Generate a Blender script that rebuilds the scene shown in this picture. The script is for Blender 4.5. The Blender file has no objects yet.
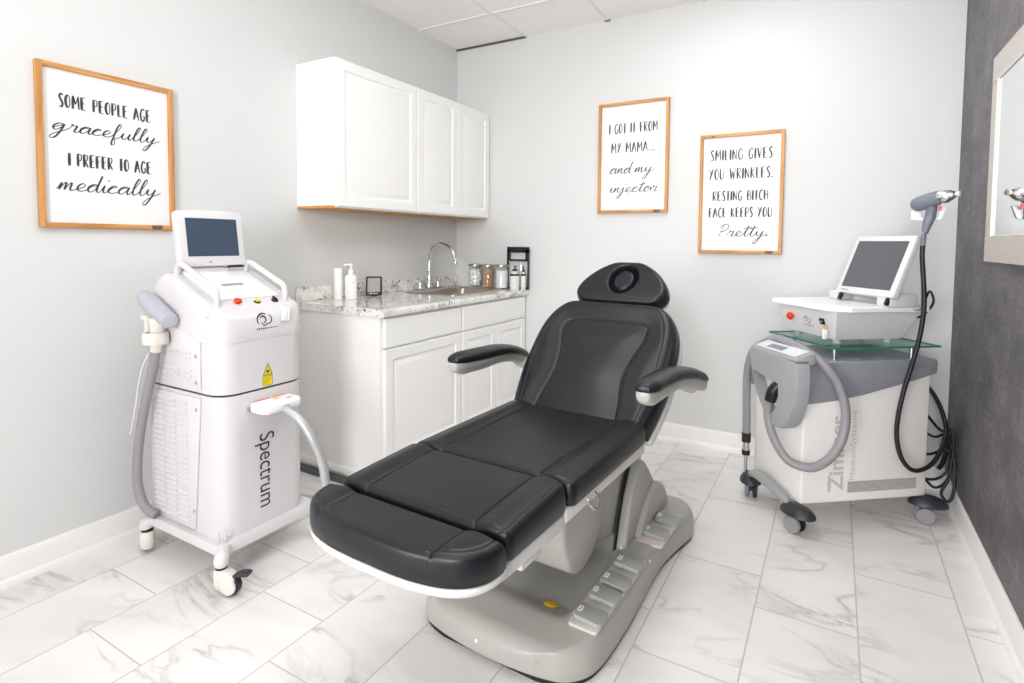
import bpy, bmesh, math, random
from mathutils import Vector, Matrix
random.seed(7)
PI = math.pi
COL = bpy.context.scene.collection

# ------------------------------------------------------------------ materials
def mat(name, col, rough=.5, metal=0., coat=0., spec=.5, bump=0., bscale=200., emit=None, estr=0., trans=0., ior=1.45, sheen=0., vary=0.):
    m = bpy.data.materials.new(name); m.use_nodes = True
    nt = m.node_tree; b = nt.nodes['Principled BSDF']
    b.inputs['Base Color'].default_value = (*col, 1); b.inputs['Roughness'].default_value = rough
    b.inputs['Metallic'].default_value = metal; b.inputs['Coat Weight'].default_value = coat
    b.inputs['Specular IOR Level'].default_value = spec; b.inputs['IOR'].default_value = ior
    b.inputs['Transmission Weight'].default_value = trans
    if emit: b.inputs['Emission Color'].default_value = (*emit, 1); b.inputs['Emission Strength'].default_value = estr
    tc = nt.nodes.new('ShaderNodeTexCoord')
    n = nt.nodes.new('ShaderNodeTexNoise'); n.inputs['Scale'].default_value = bscale; n.inputs['Detail'].default_value = 3
    nt.links.new(tc.outputs['Object'], n.inputs['Vector'])
    if bump:
        bp = nt.nodes.new('ShaderNodeBump'); bp.inputs['Strength'].default_value = bump; bp.inputs['Distance'].default_value = .001
        nt.links.new(n.outputs['Fac'], bp.inputs['Height']); nt.links.new(bp.outputs['Normal'], b.inputs['Normal'])
    v = nt.nodes.new('ShaderNodeTexNoise'); v.inputs['Scale'].default_value = 3.; nt.links.new(tc.outputs['Object'], v.inputs['Vector'])
    if .235 < rough < .315: rough = .32
    r = nt.nodes.new('ShaderNodeMapRange'); r.inputs['To Min'].default_value = max(0, rough-.02-vary*.6); r.inputs['To Max'].default_value = rough+.02+vary
    nt.links.new(v.outputs['Fac'], r.inputs['Value']); nt.links.new(r.outputs['Result'], b.inputs['Roughness'])
    return m

class NT:
    def __init__(s, m): s.m = m; s.t = m.node_tree
    def n(s, kind, **kw):
        x = s.t.nodes.new(kind)
        for k, v in kw.items():
            if k in x.inputs: x.inputs[k].default_value = v
            else: setattr(x, k, v)
        return x
    def l(s, a, b): s.t.links.new(a, b)
    def math(s, op, a, b=None, c=None):
        x = s.t.nodes.new('ShaderNodeMath'); x.operation = op
        for i, v in enumerate((a, b, c)):
            if v is None: continue
            if hasattr(v, 'links'): s.l(v, x.inputs[i])
            else: x.inputs[i].default_value = v
        return x.outputs[0]
    def ramp(s, src, stops):
        r = s.t.nodes.new('ShaderNodeValToRGB'); s.l(src, r.inputs[0])
        e = r.color_ramp.elements
        while len(e) < len(stops): e.new(.5)
        for i, (p, c) in enumerate(stops): e[i].position = p; e[i].color = (*c, 1)
        return r.outputs['Color']

M = {}
M['white_plastic'] = mat('white_plastic', (.655, .64, .645), .28, coat=.2)
M['cream_plastic'] = mat('cream_plastic', (.74, .69, .64), .35)
M['bright_white'] = mat('bright_white_plastic', (.88, .88, .88), .3)
M['grey_plastic'] = mat('grey_plastic', (.27, .275, .31), .35)
M['blue_grey'] = mat('blue_grey_plastic', (.17, .19, .23), .4)
M['lilac_grey'] = mat('lilac_grey_plastic', (.42, .42, .48), .35)
M['hose_grey'] = mat('hose_grey_rubber', (.28, .27, .285), .4)
M['hose_silver'] = mat('silver_sleeve', (.42, .42, .44), .32, metal=.3)
M['mid_grey'] = mat('mid_grey_plastic', (.33, .34, .345), .4)
M['light_grey'] = mat('light_grey_plastic', (.55, .56, .54), .42)
M['shell_grey'] = mat('moulded_grey_shell', (.39, .383, .356), .36, coat=.1)
M['shell_white'] = mat('moulded_white_shell', (.68, .67, .65), .32, coat=.15)
M['pedal'] = mat('pedal_grey', (.34, .35, .34), .38, coat=.15)
M['pedal_tray'] = mat('pedal_tray_beige', (.62, .57, .52), .4)
M['black'] = mat('black_rubber', (.012, .012, .013), .45)
M['black_gloss'] = mat('black_gloss_plastic', (.012, .012, .015), .25)
M['dark_caster'] = mat('dark_blue_grey_hood', (.028, .030, .038), .4)
M['chrome'] = mat('chrome', (.75, .75, .77), .08, metal=1)
M['steel'] = mat('brushed_steel', (.55, .50, .45), .28, metal=1, bump=.2, bscale=300)
M['alu'] = mat('aluminium_post', (.62, .62, .63), .3, metal=1)
M['red'] = mat('red_button', (.75, .02, .01), .3)
M['yellow'] = mat('yellow_label', (.80, .62, .01), .4)
M['orange'] = mat('orange_dot', (.85, .2, .05), .4)
M['ink'] = mat('dark_ink', (.03, .03, .035), .5)
M['letter_ink'] = mat('letter_ink', (.055, .052, .048), .6)
M['ghost_ink'] = mat('pale_grey_print', (.60, .575, .52), .5)
M['paint_white'] = mat('cabinet_paint', (.86, .855, .84), .38, coat=.05)
M['trim_white'] = mat('trim_paint', (.84, .83, .81), .35)
M['sign_board'] = mat('sign_board', (.77, .77, .77), .55)
M['dark_strip'] = mat('moulding_shade_grey', (.09, .095, .10), .5)
M['cotton'] = mat('cotton', (.92, .92, .92), .9, bump=.8, bscale=60)
M['tongue'] = mat('birch_sticks', (.62, .36, .17), .6)
M['gel'] = mat('pale_green_liquid', (.80, .84, .78), .2, trans=.1)
M['screen_blue'] = mat('dark_blue_screen', (.050, .072, .108), .20, spec=.6)
M['screen_grey'] = mat('grey_screen', (.095, .095, .108), .2, spec=.6)
M['lcd'] = mat('lcd_grey', (.20, .22, .24), .3)
M['tablet_face'] = mat('tablet_face', (.30, .28, .27), .25)
M['hp_panel'] = mat('pale_panel', (.66, .70, .76), .35)
def thin_glass(name, col, f0=.06):
    m = bpy.data.materials.new(name); m.use_nodes = True; t = m.node_tree; t.nodes.clear()
    o = t.nodes.new('ShaderNodeOutputMaterial'); mx = t.nodes.new('ShaderNodeMixShader'); a = t.nodes.new('ShaderNodeBsdfTransparent'); g = t.nodes.new('ShaderNodeBsdfGlossy')
    lw = t.nodes.new('ShaderNodeLayerWeight'); lw.inputs['Blend'].default_value = .35; mr = t.nodes.new('ShaderNodeMapRange'); mr.inputs['To Min'].default_value = f0; mr.inputs['To Max'].default_value = .38
    t.links.new(lw.outputs['Facing'], mr.inputs['Value']); mr.inputs['From Min'].default_value = .35
    a.inputs['Color'].default_value = (*col, 1); g.inputs['Roughness'].default_value = .03
    t.links.new(mr.outputs[0], mx.inputs[0]); t.links.new(a.outputs[0], mx.inputs[1]); t.links.new(g.outputs[0], mx.inputs[2]); t.links.new(mx.outputs[0], o.inputs[0]); return m
M['glass_clear'] = thin_glass('clear_glass', (.99, .995, .995), .03)
M['glass_shelf'] = thin_glass('shelf_glass', (.80, .93, .89), .05)
M['glass_edge'] = mat('green_glass_edge', (.015, .19, .14), .15)
M['mirror'] = mat('mirror_silver', (.93, .94, .94), .015, metal=1)
M['mirror_bevel'] = mat('mirror_rim', (.80, .79, .77), .3)

def leather():
    m = mat('black_leather', (.007, .0075, .0105), .36, coat=.0, spec=.46, vary=.03); N = NT(m); b = N.t.nodes['Principled BSDF']
    tc = N.n('ShaderNodeTexCoord'); v = N.n('ShaderNodeTexVoronoi', Scale=420.); N.l(tc.outputs['Object'], v.inputs['Vector'])
    n = N.n('ShaderNodeTexNoise', Scale=14., Detail=3.); N.l(tc.outputs['Object'], n.inputs['Vector'])
    b1 = N.n('ShaderNodeBump', Strength=.12, Distance=.0006); N.l(v.outputs['Distance'], b1.inputs['Height'])
    b2 = N.n('ShaderNodeBump', Strength=.10, Distance=.004); N.l(n.outputs['Fac'], b2.inputs['Height']); N.l(b1.outputs['Normal'], b2.inputs['Normal'])
    N.l(b2.outputs['Normal'], b.inputs['Normal']); b.inputs['Coat Roughness'].default_value = .3
    return m
M['leather'] = leather()

def wood(name, c1, c2, axis='Z', sc=1.):
    m = mat(name, c1, .5); N = NT(m); b = N.t.nodes['Principled BSDF']
    tc = N.n('ShaderNodeTexCoord'); mp = N.n('ShaderNodeMapping'); N.l(tc.outputs['Object'], mp.inputs['Vector'])
    s = {'X': (4, 60, 60), 'Y': (60, 4, 60), 'Z': (60, 60, 4)}[axis]; mp.inputs['Scale'].default_value = [q*sc for q in s]
    n = N.n('ShaderNodeTexNoise', Scale=1., Detail=5., Distortion=.6); N.l(mp.outputs['Vector'], n.inputs['Vector'])
    k = N.n('ShaderNodeTexNoise', Scale=9., Detail=2.); N.l(tc.outputs['Object'], k.inputs['Vector'])
    kk = N.math('GREATER_THAN', k.outputs['Fac'], .70)
    c = N.ramp(n.outputs['Fac'], [(.3, c2), (.62, c1)])
    mx = N.n('ShaderNodeMixRGB'); mx.inputs[2].default_value = (*[q*.45 for q in c2], 1); N.l(c, mx.inputs[1]); N.l(kk, mx.inputs[0])
    N.l(mx.outputs[0], b.inputs['Base Color']); return m
M['wood_v'] = wood('pine_frame_vertical', (.62, .31, .10), (.40, .16, .04), 'Z')
M['wood_y'] = wood('pine_frame_along_y', (.62, .31, .10), (.40, .16, .04), 'Y')
M['wood_x'] = wood('pine_frame_along_x', (.62, .31, .10), (.40, .16, .04), 'X')
M['raw_wood'] = wood('unpainted_cabinet_bottom', (.62, .30, .05), (.50, .22, .03), 'Y', .5)

def floor_mat():
    m = mat('marble_tile_floor', (.8, .8, .8), .27); N = NT(m); b = N.t.nodes['Principled BSDF']
    tc = N.n('ShaderNodeTexCoord'); sp = N.n('ShaderNodeSeparateXYZ'); N.l(tc.outputs['Object'], sp.inputs[0])
    w, L = .3045, .61
    a = N.math('DIVIDE', N.math('SUBTRACT', sp.outputs[0], .214), w); ci = N.math('FLOOR', a); fx = N.math('FRACT', N.math('ADD', a, 40.))
    yy = N.math('SUBTRACT', sp.outputs[1], N.math('SUBTRACT', .535, N.math('MULTIPLY', ci, .2037)))
    c = N.math('ADD', N.math('DIVIDE', yy, L), 40.); ri = N.math('FLOOR', c); fy = N.math('FRACT', c)
    g = .0016
    ex = N.math('MULTIPLY', N.math('MINIMUM', fx, N.math('SUBTRACT', 1., fx)), w); ey = N.math('MULTIPLY', N.math('MINIMUM', fy, N.math('SUBTRACT', 1., fy)), L)
    d = N.math('MINIMUM', ex, ey)
    gm = N.n('ShaderNodeMapRange'); gm.inputs['From Min'].default_value = g; gm.inputs['From Max'].default_value = g+.0012; N.l(d, gm.inputs['Value'])
    wn = N.n('ShaderNodeTexWhiteNoise'); wn.noise_dimensions = '2D'; cv = N.n('ShaderNodeCombineXYZ'); N.l(ci, cv.inputs[0]); N.l(ri, cv.inputs[1]); N.l(cv.outputs[0], wn.inputs['Vector'])
    vm = N.n('ShaderNodeVectorMath', operation='SCALE'); N.l(wn.outputs['Color'], vm.inputs[0]); vm.inputs['Scale'].default_value = 30.
    va = N.n('ShaderNodeVectorMath', operation='ADD'); N.l(tc.outputs['Object'], va.inputs[0]); N.l(vm.outputs[0], va.inputs[1])
    rot = N.n('ShaderNodeMapping'); rot.inputs['Rotation'].default_value = (0, 0, .75); rot.inputs['Scale'].default_value = (1.0, 2.3, 1.); N.l(va.outputs[0], rot.inputs['Vector'])
    n1 = N.n('ShaderNodeTexNoise', Scale=1.25, Detail=6., Roughness=.55, Distortion=.9); N.l(rot.outputs[0], n1.inputs['Vector'])
    v1 = N.math('ABSOLUTE', N.math('SUBTRACT', n1.outputs['Fac'], .5))
    vein = N.ramp(v1, [(0., (1, 1, 1)), (.006, (.55, .55, .55)), (.028, (.1, .1, .1)), (.08, (0, 0, 0))])
    n3 = N.n('ShaderNodeTexNoise', Scale=3.2, Detail=3.); N.l(va.outputs[0], n3.inputs['Vector'])
    gate = N.ramp(n3.outputs['Fac'], [(.40, (0, 0, 0)), (.60, (1, 1, 1))])
    n2 = N.n('ShaderNodeTexNoise', Scale=1.4, Detail=5., Distortion=.5); N.l(rot.outputs[0], n2.inputs['Vector'])
    cloud = N.ramp(n2.outputs['Fac'], [(.36, (.74, .72, .71)), (.56, (.83, .805, .785))])
    vf = N.math('MULTIPLY', vein, gate)
    mx = N.n('ShaderNodeMixRGB'); mx.inputs[2].default_value = (.42, .40, .41, 1); N.l(N.math('MULTIPLY', vf, .85), mx.inputs[0]); N.l(cloud, mx.inputs[1])
    mg = N.n('ShaderNodeMixRGB'); mg.inputs[1].default_value = (.52, .49, .46, 1); N.l(gm.outputs[0], mg.inputs[0]); N.l(mx.outputs[0], mg.inputs[2])
    N.l(mg.outputs[0], b.inputs['Base Color'])
    bp = N.n('ShaderNodeBump', Strength=.4, Distance=.0006); N.l(gm.outputs[0], bp.inputs['Height']); N.l(bp.outputs[0], b.inputs['Normal'])
    return m
M['floor'] = floor_mat()

def granite():
    m = mat('speckled_laminate', (.8, .8, .8), .12, coat=.3); N = NT(m); b = N.t.nodes['Principled BSDF']
    tc = N.n('ShaderNodeTexCoord')
    n0 = N.n('ShaderNodeTexNoise', Scale=22., Detail=4., Roughness=.6, Distortion=.6); N.l(tc.outputs['Object'], n0.inputs['Vector'])
    c0 = N.ramp(n0.outputs['Fac'], [(.34, (.50, .50, .49)), (.46, (.76, .75, .72)), (.62, (.84, .83, .80))])
    n1 = N.n('ShaderNodeTexNoise', Scale=48., Detail=5., Roughness=.7, Distortion=1.1); N.l(tc.outputs['Object'], n1.inputs['Vector'])
    n2 = N.n('ShaderNodeTexNoise', Scale=13., Detail=2.); N.l(tc.outputs['Object'], n2.inputs['Vector'])
    s = N.math('ADD', n1.outputs['Fac'], N.math('MULTIPLY', n2.outputs['Fac'], .45))
    k = N.ramp(s, [(.58, (1, 1, 1)), (.64, (0, 0, 0))])
    mx = N.n('ShaderNodeMixRGB'); mx.inputs[2].default_value = (.035, .035, .04, 1); N.l(k, mx.inputs[0]); N.l(c0, mx.inputs[1])
    N.l(mx.outputs[0], b.inputs['Base Color']); return m
M['granite'] = granite()

def wall_mat(name, col):
    m = mat(name, col, .75, bump=.25, bscale=350); return m
M['wall'] = wall_mat('pale_grey_wall_paint', (.66, .665, .66))
M['ceiling'] = wall_mat('ceiling_tile', (.93, .91, .885))
M['tbar'] = mat('ceiling_grid_metal', (.84, .82, .79), .4)
M['shadow_gap'] = mat('painted_angle_shadow', (.10, .09, .085), .6)

def paper():
    m = mat('dark_textured_wallpaper', (.1, .1, .1), .5, spec=.4); N = NT(m); b = N.t.nodes['Principled BSDF']
    tc = N.n('ShaderNodeTexCoord')
    mp = N.n('ShaderNodeMapping'); mp.inputs['Scale'].default_value = (1, 90, 9); N.l(tc.outputs['Object'], mp.inputs[0])
    n = N.n('ShaderNodeTexNoise', Scale=1.6, Detail=5., Roughness=.65, Distortion=.3); N.l(mp.outputs[0], n.inputs['Vector'])
    mp2 = N.n('ShaderNodeMapping'); mp2.inputs['Scale'].default_value = (1, 7, 60); N.l(tc.outputs['Object'], mp2.inputs[0])
    n2 = N.n('ShaderNodeTexNoise', Scale=1.4, Detail=4., Roughness=.6); N.l(mp2.outputs[0], n2.inputs['Vector'])
    n3 = N.n('ShaderNodeTexNoise', Scale=5., Detail=4.); N.l(tc.outputs['Object'], n3.inputs['Vector'])
    s = N.math('ADD', N.math('ADD', N.math('MULTIPLY', n.outputs['Fac'], .5), N.math('MULTIPLY', n2.outputs['Fac'], .25)), N.math('MULTIPLY', n3.outputs['Fac'], .35))
    c = N.ramp(s, [(.42, (.060, .055, .062)), (.55, (.115, .106, .115)), (.68, (.21, .195, .20))])
    sp = N.n('ShaderNodeSeparateXYZ'); N.l(tc.outputs['Object'], sp.inputs[0])
    fy = N.math('FRACT', N.math('ADD', N.math('DIVIDE', sp.outputs[1], .53), 40.33)); e = N.math('LESS_THAN', fy, .004)
    mx = N.n('ShaderNodeMixRGB'); mx.inputs[2].default_value = (.17, .16, .165, 1); N.l(N.math('MULTIPLY', e, .6), mx.inputs[0]); N.l(c, mx.inputs[1])
    N.l(mx.outputs[0], b.inputs['Base Color'])
    bp = N.n('ShaderNodeBump', Strength=.35, Distance=.001); N.l(s, bp.inputs['Height']); N.l(bp.outputs[0], b.inputs['Normal'])
    return m
M['paper'] = paper()

def woven():
    m = mat('champagne_mirror_frame', (.5, .45, .4), .38, metal=.25); N = NT(m); b = N.t.nodes['Principled BSDF']
    tc = N.n('ShaderNodeTexCoord'); w = N.n('ShaderNodeTexWave', Scale=70., Distortion=1.5, Detail=2.); w.bands_direction = 'Z'; N.l(tc.outputs['Object'], w.inputs['Vector'])
    w2 = N.n('ShaderNodeTexWave', Scale=28., Distortion=1.); w2.bands_direction = 'Y'; N.l(tc.outputs['Object'], w2.inputs['Vector'])
    s = N.math('ADD', N.math('MULTIPLY', w.outputs['Fac'], .7), N.math('MULTIPLY', w2.outputs['Fac'], .3))
    N.l(N.ramp(s, [(.1, (.42, .37, .33)), (.8, (.66, .61, .56))]), b.inputs['Base Color'])
    return m
M['woven'] = woven()

def perf():
    m = mat('perforated_grille', (.7, .7, .7), .4); N = NT(m); b = N.t.nodes['Principled BSDF']
    tc = N.n('ShaderNodeTexCoord'); sp = N.n('ShaderNodeSeparateXYZ'); N.l(tc.outputs['Object'], sp.inputs[0])
    p = .0092; a = N.math('DIVIDE', sp.outputs[0], p); c = N.math('DIVIDE', sp.outputs[2], p*.55)
    row = N.math('FLOOR', c); off = N.math('MULTIPLY', N.math('MODULO', N.math('ADD', row, 200.), 2.), .5)
    fx = N.math('SUBTRACT', N.math('FRACT', N.math('ADD', N.math('ADD', a, off), 100.)), .5); fz = N.math('SUBTRACT', N.math('FRACT', N.math('ADD', c, 100.)), .5)
    d = N.math('SQRT', N.math('ADD', N.math('POWER', fx, 2.), N.math('POWER', N.math('MULTIPLY', fz, .62), 2.)))
    h = N.math('LESS_THAN', d, .29)
    mx = N.n('ShaderNodeMixRGB'); mx.inputs[1].default_value = (.70, .67, .64, 1); mx.inputs[2].default_value = (.045, .04, .04, 1); N.l(h, mx.inputs[0]); N.l(mx.outputs[0], b.inputs['Base Color'])
    return m
M['perf'] = perf()
M['zbody'] = mat('warm_white_enamel', (.87, .845, .82), .35)

# ------------------------------------------------------------------ objects
def tag(o, label=None, cat=None, group=None, kind=None):
    if label: o['label'] = label
    if cat: o['category'] = cat
    if group: o['group'] = group
    if kind: o['kind'] = kind
    return o

def empty(name, loc=(0, 0, 0), rz=0., label=None, cat=None, group=None):
    o = bpy.data.objects.new(name, None); COL.objects.link(o); o.location = loc; o.rotation_euler = (0, 0, rz)
    o.empty_display_size = .1
    return tag(o, label, cat, group)

class MB:
    """collects shapes for ONE mesh object"""
    def __init__(s, tf=None): s.b = bmesh.new(); s.tf = tf
    def _add(s, vs, fs, tf=None):
        t = tf
        V = [s.b.verts.new((t @ Vector(v)) if t else Vector(v)) for v in vs]
        for f in fs:
            try: s.b.faces.new([V[i] for i in f])
            except ValueError: pass
        return V
    def box(s, x0, x1, y0, y1, z0, z1, bev=0., seg=2, tf=None):
        t = bmesh.new(); bmesh.ops.create_cube(t, size=1)
        for v in t.verts: v.co = Vector(((x0+x1)/2+v.co.x*(x1-x0), (y0+y1)/2+v.co.y*(y1-y0), (z0+z1)/2+v.co.z*(z1-z0)))
        if bev: bmesh.ops.bevel(t, geom=t.edges[:], offset=bev, segments=seg, affect='EDGES', profile=.5)
        return s._merge(t, tf)
    def _merge(s, t, tf=None):
        t.verts.index_update(); s._add([v.co.copy() for v in t.verts], [[v.index for v in f.verts] for f in t.faces], tf); t.free(); return s
    def ring(s, rings, cap=True, closed=False, tf=None):
        vs = [p for r in rings for p in r]; n = len(rings[0]); fs = []
        m = len(rings)
        for i in range(m-1 if not closed else m):
            j = (i+1) % m
            for k in range(n):
                l = (k+1) % n
                fs.append((i*n+k, i*n+l, j*n+l, j*n+k))
        if cap and not closed:
            fs.append(tuple(reversed(range(n)))); fs.append(tuple((m-1)*n+k for k in range(n)))
        s._add(vs, fs, tf); return s
    def lathe(s, prof, c=(0, 0, 0), n=24, axis='z', tf=None, closed=False):
        R = []
        for r, h in prof:
            ring = []
            for k in range(n):
                a = 2*PI*k/n; x, y = max(r, 1e-5)*math.cos(a), max(r, 1e-5)*math.sin(a)
                p = {'z': (x, y, h), 'x': (h, x, y), 'y': (y, h, x)}[axis]
                ring.append((p[0]+c[0], p[1]+c[1], p[2]+c[2]))
            R.append(ring)
        return s.ring(R, tf=tf, closed=closed)
    def tube(s, pts, r, n=12, res=6, tf=None, smooth=True):
        P = catmull(pts, res) if smooth and len(pts) > 2 else [Vector(p) for p in pts]
        m = len(P); rr = r if isinstance(r, (list, tuple)) else [r]*m
        if len(rr) != m:
            src = rr; rr = [src[min(len(src)-1, int(i/(m-1)*(len(src)-1)))]*(1-((i/(m-1)*(len(src)-1)) % 1))+src[min(len(src)-1, int(i/(m-1)*(len(src)-1))+1)]*((i/(m-1)*(len(src)-1)) % 1) for i in range(m)]
        R = []; up = None
        for i in range(m):
            t = (P[min(m-1, i+1)]-P[max(0, i-1)]).normalized()
            if up is None:
                up = Vector((0, 0, 1)) if abs(t.z) < .9 else Vector((1, 0, 0))
            a = (up - t*up.dot(t)).normalized(); up = a; b = t.cross(a)
            R.append([tuple(P[i]+a*rr[i]*math.cos(2*PI*k/n)+b*rr[i]*math.sin(2*PI*k/n)) for k in range(n)])
        return s.ring(R, tf=tf)
    def prism(s, poly, a0, a1, axis='y', bev=0., seg=2, tf=None):
        """polygon in the plane across AXIS, run from a0 to a1"""
        f = {'y': lambda p, a: (p[0], a, p[1]), 'x': lambda p, a: (a, p[0], p[1]), 'z': lambda p, a: (p[0], p[1], a)}[axis]
        t = bmesh.new(); A = [t.verts.new(f(p, a0)) for p in poly]; B = [t.verts.new(f(p, a1)) for p in poly]; n = len(poly)
        t.faces.new(A); t.faces.new(list(reversed(B)))
        for k in range(n): t.faces.new((A[k], B[k], B[(k+1) % n], A[(k+1) % n]))
        bmesh.ops.recalc_face_normals(t, faces=t.faces[:])
        if bev: bmesh.ops.bevel(t, geom=t.edges[:], offset=bev, segments=seg, affect='EDGES', profile=.5, clamp_overlap=True)
        return s._merge(t, tf)
    def sheet(s, nx, ny, pos, top, bot, tf=None, side=None):
        """closed slab: pos(s,t)->(x,y) with s in -1..1, t in 0..1; top and bot are heights"""
        S = [math.sin(PI/2*(-1+2*i/nx))*.55+(-1+2*i/nx)*.45 for i in range(nx+1)]
        T = [.5+.5*(math.sin(PI/2*(-1+2*j/ny))*.55+(-1+2*j/ny)*.45) for j in range(ny+1)]
        vs = []; idx = {}
        for j in range(ny+1):
            for i in range(nx+1):
                x, y = pos(S[i], T[j]); idx[i, j] = len(vs); vs.append((x, y, top(x, y, S[i], T[j])))
        fs = [(idx[i, j], idx[i+1, j], idx[i+1, j+1], idx[i, j+1]) for i in range(nx) for j in range(ny)]
        per = [(i, 0) for i in range(nx)]+[(nx, j) for j in range(ny)]+[(i, ny) for i in range(nx, 0, -1)]+[(0, j) for j in range(ny, 0, -1)]
        cx, cy = pos(0, .5); prev = [idx[p] for p in per]; n = len(per)
        for (k, h) in (side or [(1.0, .0)]):   # (scale about the centre, fraction of the way down from top edge to bottom)
            cur = []
            for p in per:
                v = vs[idx[p]]; zz = v[2]*(1-h)+bot*h if h < 1 else bot
                cur.append(len(vs)); dx, dy = v[0]-cx, v[1]-cy; d = math.hypot(dx, dy)
                vs.append((cx+dx*(1+k/d), cy+dy*(1+k/d), zz))
            for q in range(n): fs.append((prev[q], cur[q], cur[(q+1) % n], prev[(q+1) % n]))
            prev = cur
        fs.append(tuple(prev))
        s._add(vs, fs, tf); return s
    def build(s, name, m, parent=None, smooth=35, loc=None, rot=None):
        b = s.b
        if s.tf: bmesh.ops.transform(b, matrix=s.tf, verts=b.verts[:])
        bmesh.ops.remove_doubles(b, verts=b.verts[:], dist=1e-5)
        bmesh.ops.recalc_face_normals(b, faces=b.faces[:])
        me = bpy.data.meshes.new(name); b.to_mesh(me); b.free()
        ms = m if isinstance(m, (list, tuple)) else [m]
        for x in ms: me.materials.append(M[x] if isinstance(x, str) else x)
        if smooth and len(me.polygons):
            me.polygons.foreach_set('use_smooth', [True]*len(me.polygons)); me.set_sharp_from_angle(angle=math.radians(smooth))
        o = bpy.data.objects.new(name, me); COL.objects.link(o)
        if parent: o.parent = parent
        if loc: o.location = loc
        if rot: o.rotation_euler = rot
        return o

def catmull(pts, res=6):
    P = [Vector(p) for p in pts]; out = []
    Q = [P[0]*2-P[1]]+P+[P[-1]*2-P[-2]]
    for i in range(1, len(Q)-2):
        for k in range(res):
            t = k/res; a, b, c, d = Q[i-1], Q[i], Q[i+1], Q[i+2]
            out.append(.5*((2*b)+(c-a)*t+(2*a-5*b+4*c-d)*t*t+(3*b-a-3*c+d)*t**3))
    out.append(P[-1]); return out

def struct(o): o['kind'] = 'structure'; return o
def sst(a, b, x):
    t = max(0., min(1., (x-a)/(b-a))); return t*t*(3-2*t)
def rnd(d, r):           # how far a quarter-round of radius r falls at distance d from the edge
    return 0. if d >= r else r-math.sqrt(max(0., r*r-(r-max(d, 0.))**2))

# ------------------------------------------------------------------ the room
H, RW, YB = 2.71, 3.07, -6.2
struct(MB().box(-.1, RW+.1, YB-.1, .1, -.1, 0).build('floor', 'floor', smooth=0))
struct(MB().box(-.1, RW+.1, YB-.1, .1, H, H+.1).build('ceiling', 'ceiling', smooth=0))
struct(MB().box(-.1, 0, YB-.1, .1, 0, H).build('wall_left', 'wall', smooth=0))
struct(MB().box(0, RW, 0, .1, 0, H).build('wall_back', 'wall', smooth=0))
struct(MB().box(0, RW, YB-.1, YB, 0, H).build('wall_front', 'wall', smooth=0))
struct(MB().box(RW, RW+.1, YB-.1, .1, 0, H).build('wall_right', 'paper', smooth=0))
def base_prof(): return [(0, 0), (.0, .112), (.006, .112), (.010, .104), (.012, .090), (.014, .028), (.020, .022), (.024, .012), (.025, 0)]
p = base_prof()
struct(MB().prism([(x, z) for x, z in p], YB, -1.497, 'y').build('baseboard_left', 'trim_white', smooth=30))
struct(MB().prism([(-x, z) for x, z in p], .64, RW, 'x').build('baseboard_back', 'trim_white', smooth=30))
struct(MB().prism([(RW-x, z) for x, z in p], YB, -.026, 'y').build('baseboard_right', 'trim_white', smooth=30))
struct(MB().prism([(YB+x, z) for x, z in p], .026, RW-.026, 'x').build('baseboard_front', 'trim_white', smooth=30))
b = MB()
for k in range(5):
    x = .599+.61*k
    if x < RW: b.box(x-.011, x+.011, YB, 0, H-.006, H+.002)
for k in range(10):
    y = -.456-.61*k
    if y > YB: b.box(0, RW, y-.011, y+.011, H-.0055, H+.002)
struct(b.build('trim_1', 'tbar', smooth=0))                      # the suspended ceiling's grid
struct(MB().box(.0, .60, -.012, 0, H-.012, H-.0005).build('ceiling_shade_2', 'shadow_gap', smooth=0))  # dark strip painted in for the shadow of the wall moulding
struct(MB().box(.03, .60, -1.540, -1.4985, 0, .022).build('floor_shade_3', 'dark_strip', smooth=0))  # dark strip standing in for the shaded gap under the cabinet's moulding
struct(MB().box(1.19, 1.225, -.012, 0, H-.010, H-.0005).build('ceiling_shade_4', 'shadow_gap', smooth=0))  # short dark piece, the same moulding shadow put in as colour

# door in the wall behind the camera
d = empty('door_1', (1.1, YB, 0)); d['kind'] = 'structure'
MB().box(-.41, .41, .0, .035, .005, 2.03, .004).build('panel', 'trim_white', d)
b = MB(); b.box(-.50, -.415, 0, .022, 0, 2.12, .004); b.box(.415, .50, 0, .022, 0, 2.12, .004); b.box(-.50, .50, 0, .022, 2.036, 2.12, .004)
b.build('casing', 'trim_white', d)
b = MB(); b.lathe([(.0, 0), (.028, 0), (.028, .006), (.01, .008), (.01, .04), (.026, .045), (.03, .06), (.02, .075), (0, .078)], (-.35, .035, 1.0), 20, 'y')
b.build('knob', 'chrome', d)

# ceiling troffers (out of the frame, they light the room)
GAIN = dict(A=7., B=6.6, C=61., E=45., W=.3)
for k in 'AB': M['lamp'+k] = mat('troffer_diffuser_'+k, (.9, .9, .9), .5, emit=(.98, .99, 1.), estr=GAIN[k])
def troffer(cx, cy, lab, k):
    t = empty('ceiling_light', (cx, cy, H), 0, lab, 'ceiling light', None)
    b = MB()
    for a in ((-.30, -.27, -.60, .60), (.27, .30, -.60, .60), (-.27, .27, -.60, -.57), (-.27, .27, .57, .60)): b.box(*a, -.012, -.0065)
    b.build('frame', 'tbar', t, smooth=0)
    MB().box(-.27, .27, -.57, .57, -.009, -.0068).build('diffuser', 'lamp'+k, t, smooth=0)
troffer(1.514, -2.286, 'recessed ceiling light panel above the treatment chair', 'A')
troffer(2.124, -1.066, 'added unseen ceiling light panel above the right hand machines', 'B')  # unseen panel, added to brighten the far right of the room

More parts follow.
